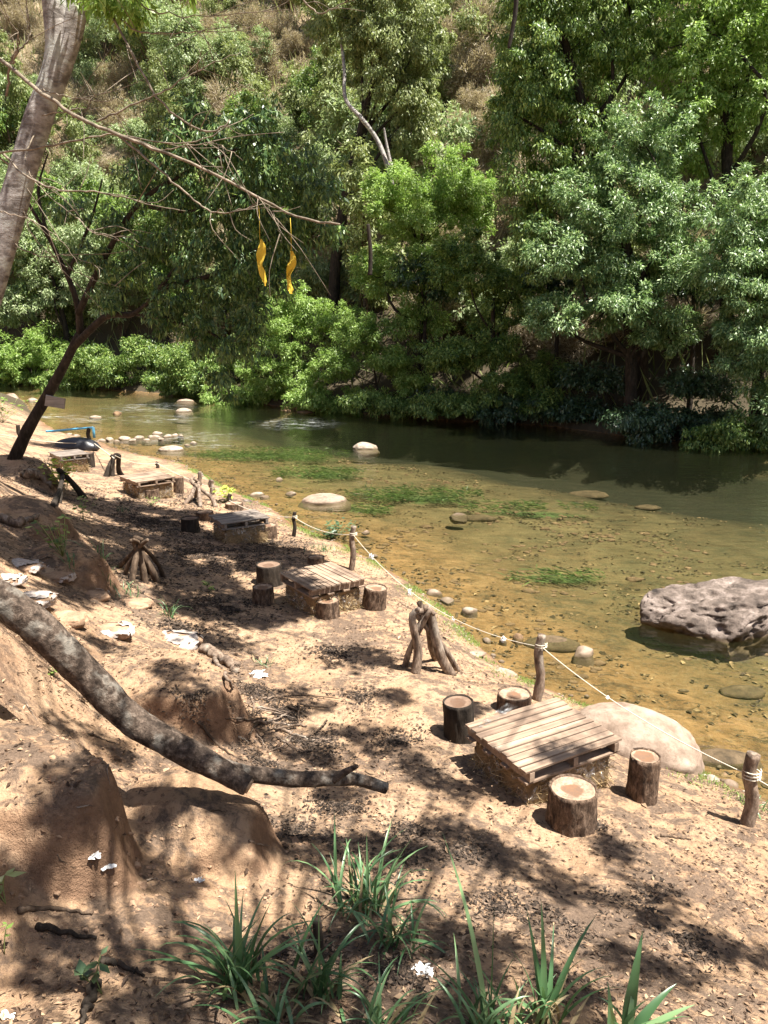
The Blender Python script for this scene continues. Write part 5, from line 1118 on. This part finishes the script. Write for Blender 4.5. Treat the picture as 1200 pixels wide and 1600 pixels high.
# short sparse grass along the shore: uncountable
def scatter_px(m, box, fn=None, seed=0):
    r = np.random.default_rng(seed); px = r.uniform(box[0], box[2], m); py = r.uniform(box[1], box[3], m); return px, py, r
def shore_grass():
    r = np.random.default_rng(12); P = []
    S2 = SH; seg = []
    for a, b in zip(S2[:-1], S2[1:]):
        if a[1] > 22 or b[1] < 4.5: continue
        L_ = np.linalg.norm(b-a); m = int(L_*900); t_ = r.uniform(size=m); d = (b-a)/L_; nn = np.array([-d[1], d[0]]); off = abs(r.normal(size=m))*.22+.06
        P.append(a+np.outer(t_, b-a)+nn*off[:, None])
    P = np.concatenate(P); k = n2(P[:,0], P[:,1], .45, 2, 71) > .08; P = P[k]; m = len(P); z = H(P[:,0], P[:,1])
    A = np.stack([r.normal(size=m)*.6, r.normal(size=m)*.6, r.uniform(.4, 1.2, m)], -1); L = r.uniform(.02, .07, m)
    V = leaf_geo(np.stack([P[:,0], P[:,1], z], -1), A, r.normal(size=(m,3)), L, L*0+.007); return V, m
V, m = shore_grass(); tag(fast_mesh('shore_grass', V, np.arange(4*m).reshape(-1,4), M['leaf_bright']), 'short green grass along the river edge', 'grass', kind='stuff')
# dead leaves and twigs over the near ground
def litter(m, seed, ls, mt, name, label, dens, lift=.004, asp=.45, xr=(-4.5,5), yr=(1.9,16)):
    r = np.random.default_rng(seed); x = r.uniform(*xr, m); y = yr[0]+(yr[1]-yr[0])*r.uniform(size=m)**1.6; ds = polydist(x, y, SH)
    a = n2(x, y, .8, 4, 61); k = (ds > .25) & (a+r.normal(size=m)*.25 > dens); x, y = x[k], y[k]; m = len(x); z = H(x, y)+lift
    az = r.uniform(0, 2*pi, m); A = np.stack([np.cos(az), np.sin(az), r.normal(size=m)*.25], -1); Nn = np.stack([r.normal(size=m)*.3, r.normal(size=m)*.3, np.ones(m)], -1); L = ls*r.uniform(.4, 1.3, m)
    V = leaf_geo(np.stack([x, y, z], -1), A, Nn, L, L*asp*r.uniform(.6, 1.3, m), -.25); return tag(fast_mesh(name, V, np.arange(4*m).reshape(-1,4), M[mt]), label, 'leaf litter', kind='stuff')
litter(80000, 1, .034, 'litter', 'leaf_litter', 'crumbled dead leaves strewn over the sandy bank', .02)
litter(3500, 2, .06, 'litter', 'large_dead_leaves', 'larger curled dead leaves on the sand', .10, .008)
litter(40000, 3, .05, 'bark_brown', 'twig_litter', 'broken twigs and wood chips on the sand', .05, .006, .07)
# clods broken off the eroded ledges
def clods():
    r = np.random.default_rng(19); Vv, Fc = ICO[2]; Fc = np.array(Fc); Vs = []; Fs = []; n = 0
    for (cx, cy, zt, rx, ry, rot, *_r) in LEDGES:
        for _ in range(340):
            a = r.uniform(0, 2*pi); q = 1.02+abs(r.normal())*.28; u, v = cos(a)*q*rx, sin(a)*q*ry; x = cx+u*cos(rot)-v*sin(rot); y = cy+u*sin(rot)+v*cos(rot)
            if y < 2.2: continue
            s = r.uniform(.004, .015)*(2.2 if r.uniform() < .05 else 1)
            Vs.append(Vv*(s*np.array([1, .85, .7]))*(1+.7*noise3(Vv*1.7+n*.1, 3))[:, None]+np.array([x, y, H1(x, y)-s*.1])); Fs.append(Fc+n); n += len(Vv)
    return np.concatenate(Vs), np.concatenate(Fs)
V, Fg = clods(); tag(fast_mesh('soil_clods', V, Fg, M['soil'], None, False), 'crumbled soil clods at the foot of the eroded ledges', 'soil', kind='stuff')
rr_ = np.random.default_rng(8)
for i, (px, py) in enumerate([(140,1150),(170,1200),(120,1265),(330,1270),(390,1320),(300,1090),(60,880),(40,1100),(230,1380),(90,1340)]):
    a = rr_.uniform(-.5, 1.8); l_ = rr_.uniform(18, 42)
    ground_stick([(px, py), (px+l_*.5*cos(a)+rr_.normal()*3, py+l_*.5*sin(a)), (px+l_*cos(a), py+l_*sin(a)+4)], float(rr_.uniform(2, 4.5)), 'thin root trailing down the eroded bank', 'stick' if i % 3 else 'bark_brown', name='root', lift=.004, taper=.25, cat='root', group='thin roots on the eroded bank')
# waterweed streaming under the surface: uncountable
wr = np.random.default_rng(31); WV = []
fd_ = unit(np.array([-0.62, 0.78, 0.0]))
for (px, py, rx, ry) in ALGAE:
    c = atz(px, py, -0.2); m = int(rx*ry*1500); a = wr.uniform(0, 2*pi, m); q = wr.uniform(0, 1, m)**.6
    x = c[0]+np.cos(a)*q*rx; y = c[1]+np.sin(a)*q*ry; k = n2(x, y, .5, 3, 83) > -.12; x, y = x[k], y[k]; m = len(x); z = wr.uniform(-.22, -.06, m)
    A = fd_+wr.normal(size=(m,3))*np.array([.35,.35,.10]); L = wr.uniform(.08, .30, m)
    WV.append(leaf_geo(np.stack([x,y,z], -1), A, np.tile([0,0,1.], (m,1))+wr.normal(size=(m,3))*.5, L, .012+L*.04))
V = np.concatenate(WV); tag(fast_mesh('waterweed', V, np.arange(len(V)).reshape(-1,4), M['leaf_hang']), 'green waterweed streaming just under the river surface', 'waterweed', kind='stuff')
# dark rotted mulch lying in drifts
def mulch():
    r = np.random.default_rng(77); Vs = []
    for (px, py, rad, dens) in [(230,815,2.3,4200),(330,870,1.6,3600),(170,780,2.2,2600),(300,780,1.6,1500),(420,850,1.2,1500),(360,950,.7,1600),(440,1115,.42,1500),(400,1080,.35,900),(480,1160,.38,1300),(420,1190,.3,700),(560,1090,.3,500),(620,1160,.32,600),(530,1260,.28,700),(460,1300,.2,500),
            (600,1350,.35,800),(720,1330,.25,400),(780,1420,.3,500),(900,1440,.3,400),(1000,1400,.3,450),(1080,1480,.25,350),(930,1290,.12,160),(640,1300,.2,300),(200,900,.8,1300),(280,980,.5,700),(300,1090,.35,500),(480,1500,.25,600),(620,1520,.2,400),(880,1540,.2,300),(520,1020,.3,350),(60,770,1.2,900)]:
        c = G(px, py); m = dens*2; a = r.uniform(0, 2*pi, m); q = np.abs(r.normal(size=m))*.62*rad; x = c[0]+np.cos(a)*q; y = c[1]+np.sin(a)*q; k = (n2(x, y, .22, 3, 88) > -.10) & (polydist(x, y, SH) > .3); x, y = x[k], y[k]; m = len(x)
        z = H(x, y)+r.uniform(.001, .012, m); az = r.uniform(0, 2*pi, m); A = np.stack([np.cos(az), np.sin(az), r.normal(size=m)*.2], -1); L = .035*r.uniform(.4, 1.3, m)*(1 if c[1] < 8 else 1.5)
        Vs.append(leaf_geo(np.stack([x, y, z], -1), A, np.stack([r.normal(size=m)*.3, r.normal(size=m)*.3, np.ones(m)], -1), L, L*r.uniform(.15, .6, m), -.2))
    return np.concatenate(Vs)
V = mulch(); tag(fast_mesh('leaf_mulch', V, np.arange(len(V)).reshape(-1,4), M['mulch']), 'dark rotted leaf mulch drifted over the path and around the tables', 'leaf litter', kind='stuff')
# leaves, twigs and stones lying on the river bed
def bed_litter():
    r = np.random.default_rng(44); m = 95000; x = r.uniform(-22, 14, m); y = 5+27*r.uniform(size=m)**1.25; ds = -polydist(x, y, SH)
    a = n2(x*.8+y*.5, y*.8-x*.5, .55, 4, 93)+.5*n2(x, y, 2.4, 2, 94); k = (ds > .05) & (polydist(x, y, FA) > .5) & (a+r.normal(size=m)*.16 > .10); x, y = x[k], y[k]; m = len(x); z = H(x, y)+.012
    k = z > -.75; x, y, z = x[k], y[k], z[k]; m = len(x)
    az = r.normal(size=m)*.9+2.2; A = np.stack([np.cos(az), np.sin(az), r.normal(size=m)*.12], -1); L = r.uniform(.03, .13, m)
    V = leaf_geo(np.stack([x, y, z], -1), A, np.stack([r.normal(size=m)*.25, r.normal(size=m)*.25, np.ones(m)], -1), L, L*r.uniform(.12, .7, m), -.15); return V, m
V, m = bed_litter(); tag(fast_mesh('bed_litter', V, np.arange(4*m).reshape(-1,4), M['bedleaf']), 'sunken dark leaves and twigs scattered on the river bed', 'leaf litter', kind='stuff')
def bed_stones():
    r = np.random.default_rng(45); Vv, Fc = ICO[2]; Fc = np.array(Fc); Vs = []; Fs = []; n = 0
    x = r.uniform(-14, 9, 9000); y = r.uniform(5, 26, 9000); ds = -polydist(x, y, SH); k = (ds > .05) & (ds < 7) & (n2(x, y, 1.1, 3, 97) > .10) & (r.uniform(size=9000) < .7); x, y = x[k], y[k]; z = H(x, y)
    for a, b, c in zip(x, y, z):
        if c < -.6: continue
        s = r.uniform(.02, .07)*(1.8 if r.uniform() < .08 else 1); Vs.append(Vv*(s*np.array([1.2, .8, .45]))*(1+.35*noise3(Vv*1.5+n*.1, 3))[:, None]+np.array([a, b, c+s*.08])); Fs.append(Fc+n); n += len(Vv)
    return np.concatenate(Vs), np.concatenate(Fs)
V, Fg = bed_stones(); tag(fast_mesh('bed_stones', V, Fg, M['rock_brown'], None, True), 'small brown stones lying on the shallow river bed', 'gravel', kind='stuff')
# gravel along the water's edge
def gravel():
    r = np.random.default_rng(9); Vv, Fc = ICO[2]; Fc = np.array(Fc); Vs = []; Fs = []; n = 0
    for a, b in zip(SH[:-1], SH[1:]):
        if a[1] > 26 or b[1] < 4.5: continue
        L_ = np.linalg.norm(b-a)
        for _ in range(int(L_*26)):
            q = a+(b-a)*r.uniform(); d = (b-a)/L_; q = q+np.array([-d[1], d[0]])*r.normal()*.16; s = r.uniform(.008, .03)*(1.6 if r.uniform() < .1 else 1)
            Vs.append(Vv*(s*np.array([1, .8, .6]))*(1+.2*noise3(Vv*1.5+q[0]*9, 3))[:, None]+np.array([q[0], q[1], max(H1(q[0], q[1]), -.02)+s*.2])); Fs.append(Fc+n); n += len(Vv)
    return np.concatenate(Vs), np.concatenate(Fs)
V, Fg = gravel(); tag(fast_mesh('shore_gravel', V, Fg, M['rock_pale'], None, True), 'small stones and gravel along the water line', 'gravel', kind='stuff')

# ------------------------------------------------------------------ far odds and ends: blue pipe, tarpaulin heap
yp = S['h'][1][1]
t = empty('water_pipe', aty(90, 678, yp), 0, 'light blue plastic pipe bent down at its end by the far shallows', 'pipe'); b0 = np.array(t.location[:])
MB().tube(spline([aty(72,674,yp)-b0, aty(90,673,yp)-b0, aty(110,671,yp)-b0, aty(145.5,668,yp)-b0], 14), .035, 10).build('pipe_run', M['blue'], t)
MB().tube([aty(145.5,667.5,yp)-b0, aty(147.5,684,yp)-b0], .042, 10).build('down_spout', M['blue'], t)
c = G(102, 703); Vv, Fc = ICO[4]; Pp = Vv*np.array([.75,.4,.3]); Pp = Pp*(1+.12*fbm(Vv*2.4, 3, 5))[:, None]
o = MB().add(Pp, Fc).build('tarpaulin_heap', M['tarp']); o.location = (c[0], c[1]+.8, c[2]-.05); tag(o, 'black tarpaulin heap behind the farthest pallet table', 'tarpaulin')
print('TRIS approx', sum(len(o.data.polygons) for o in bpy.data.objects if o.type == 'MESH'))
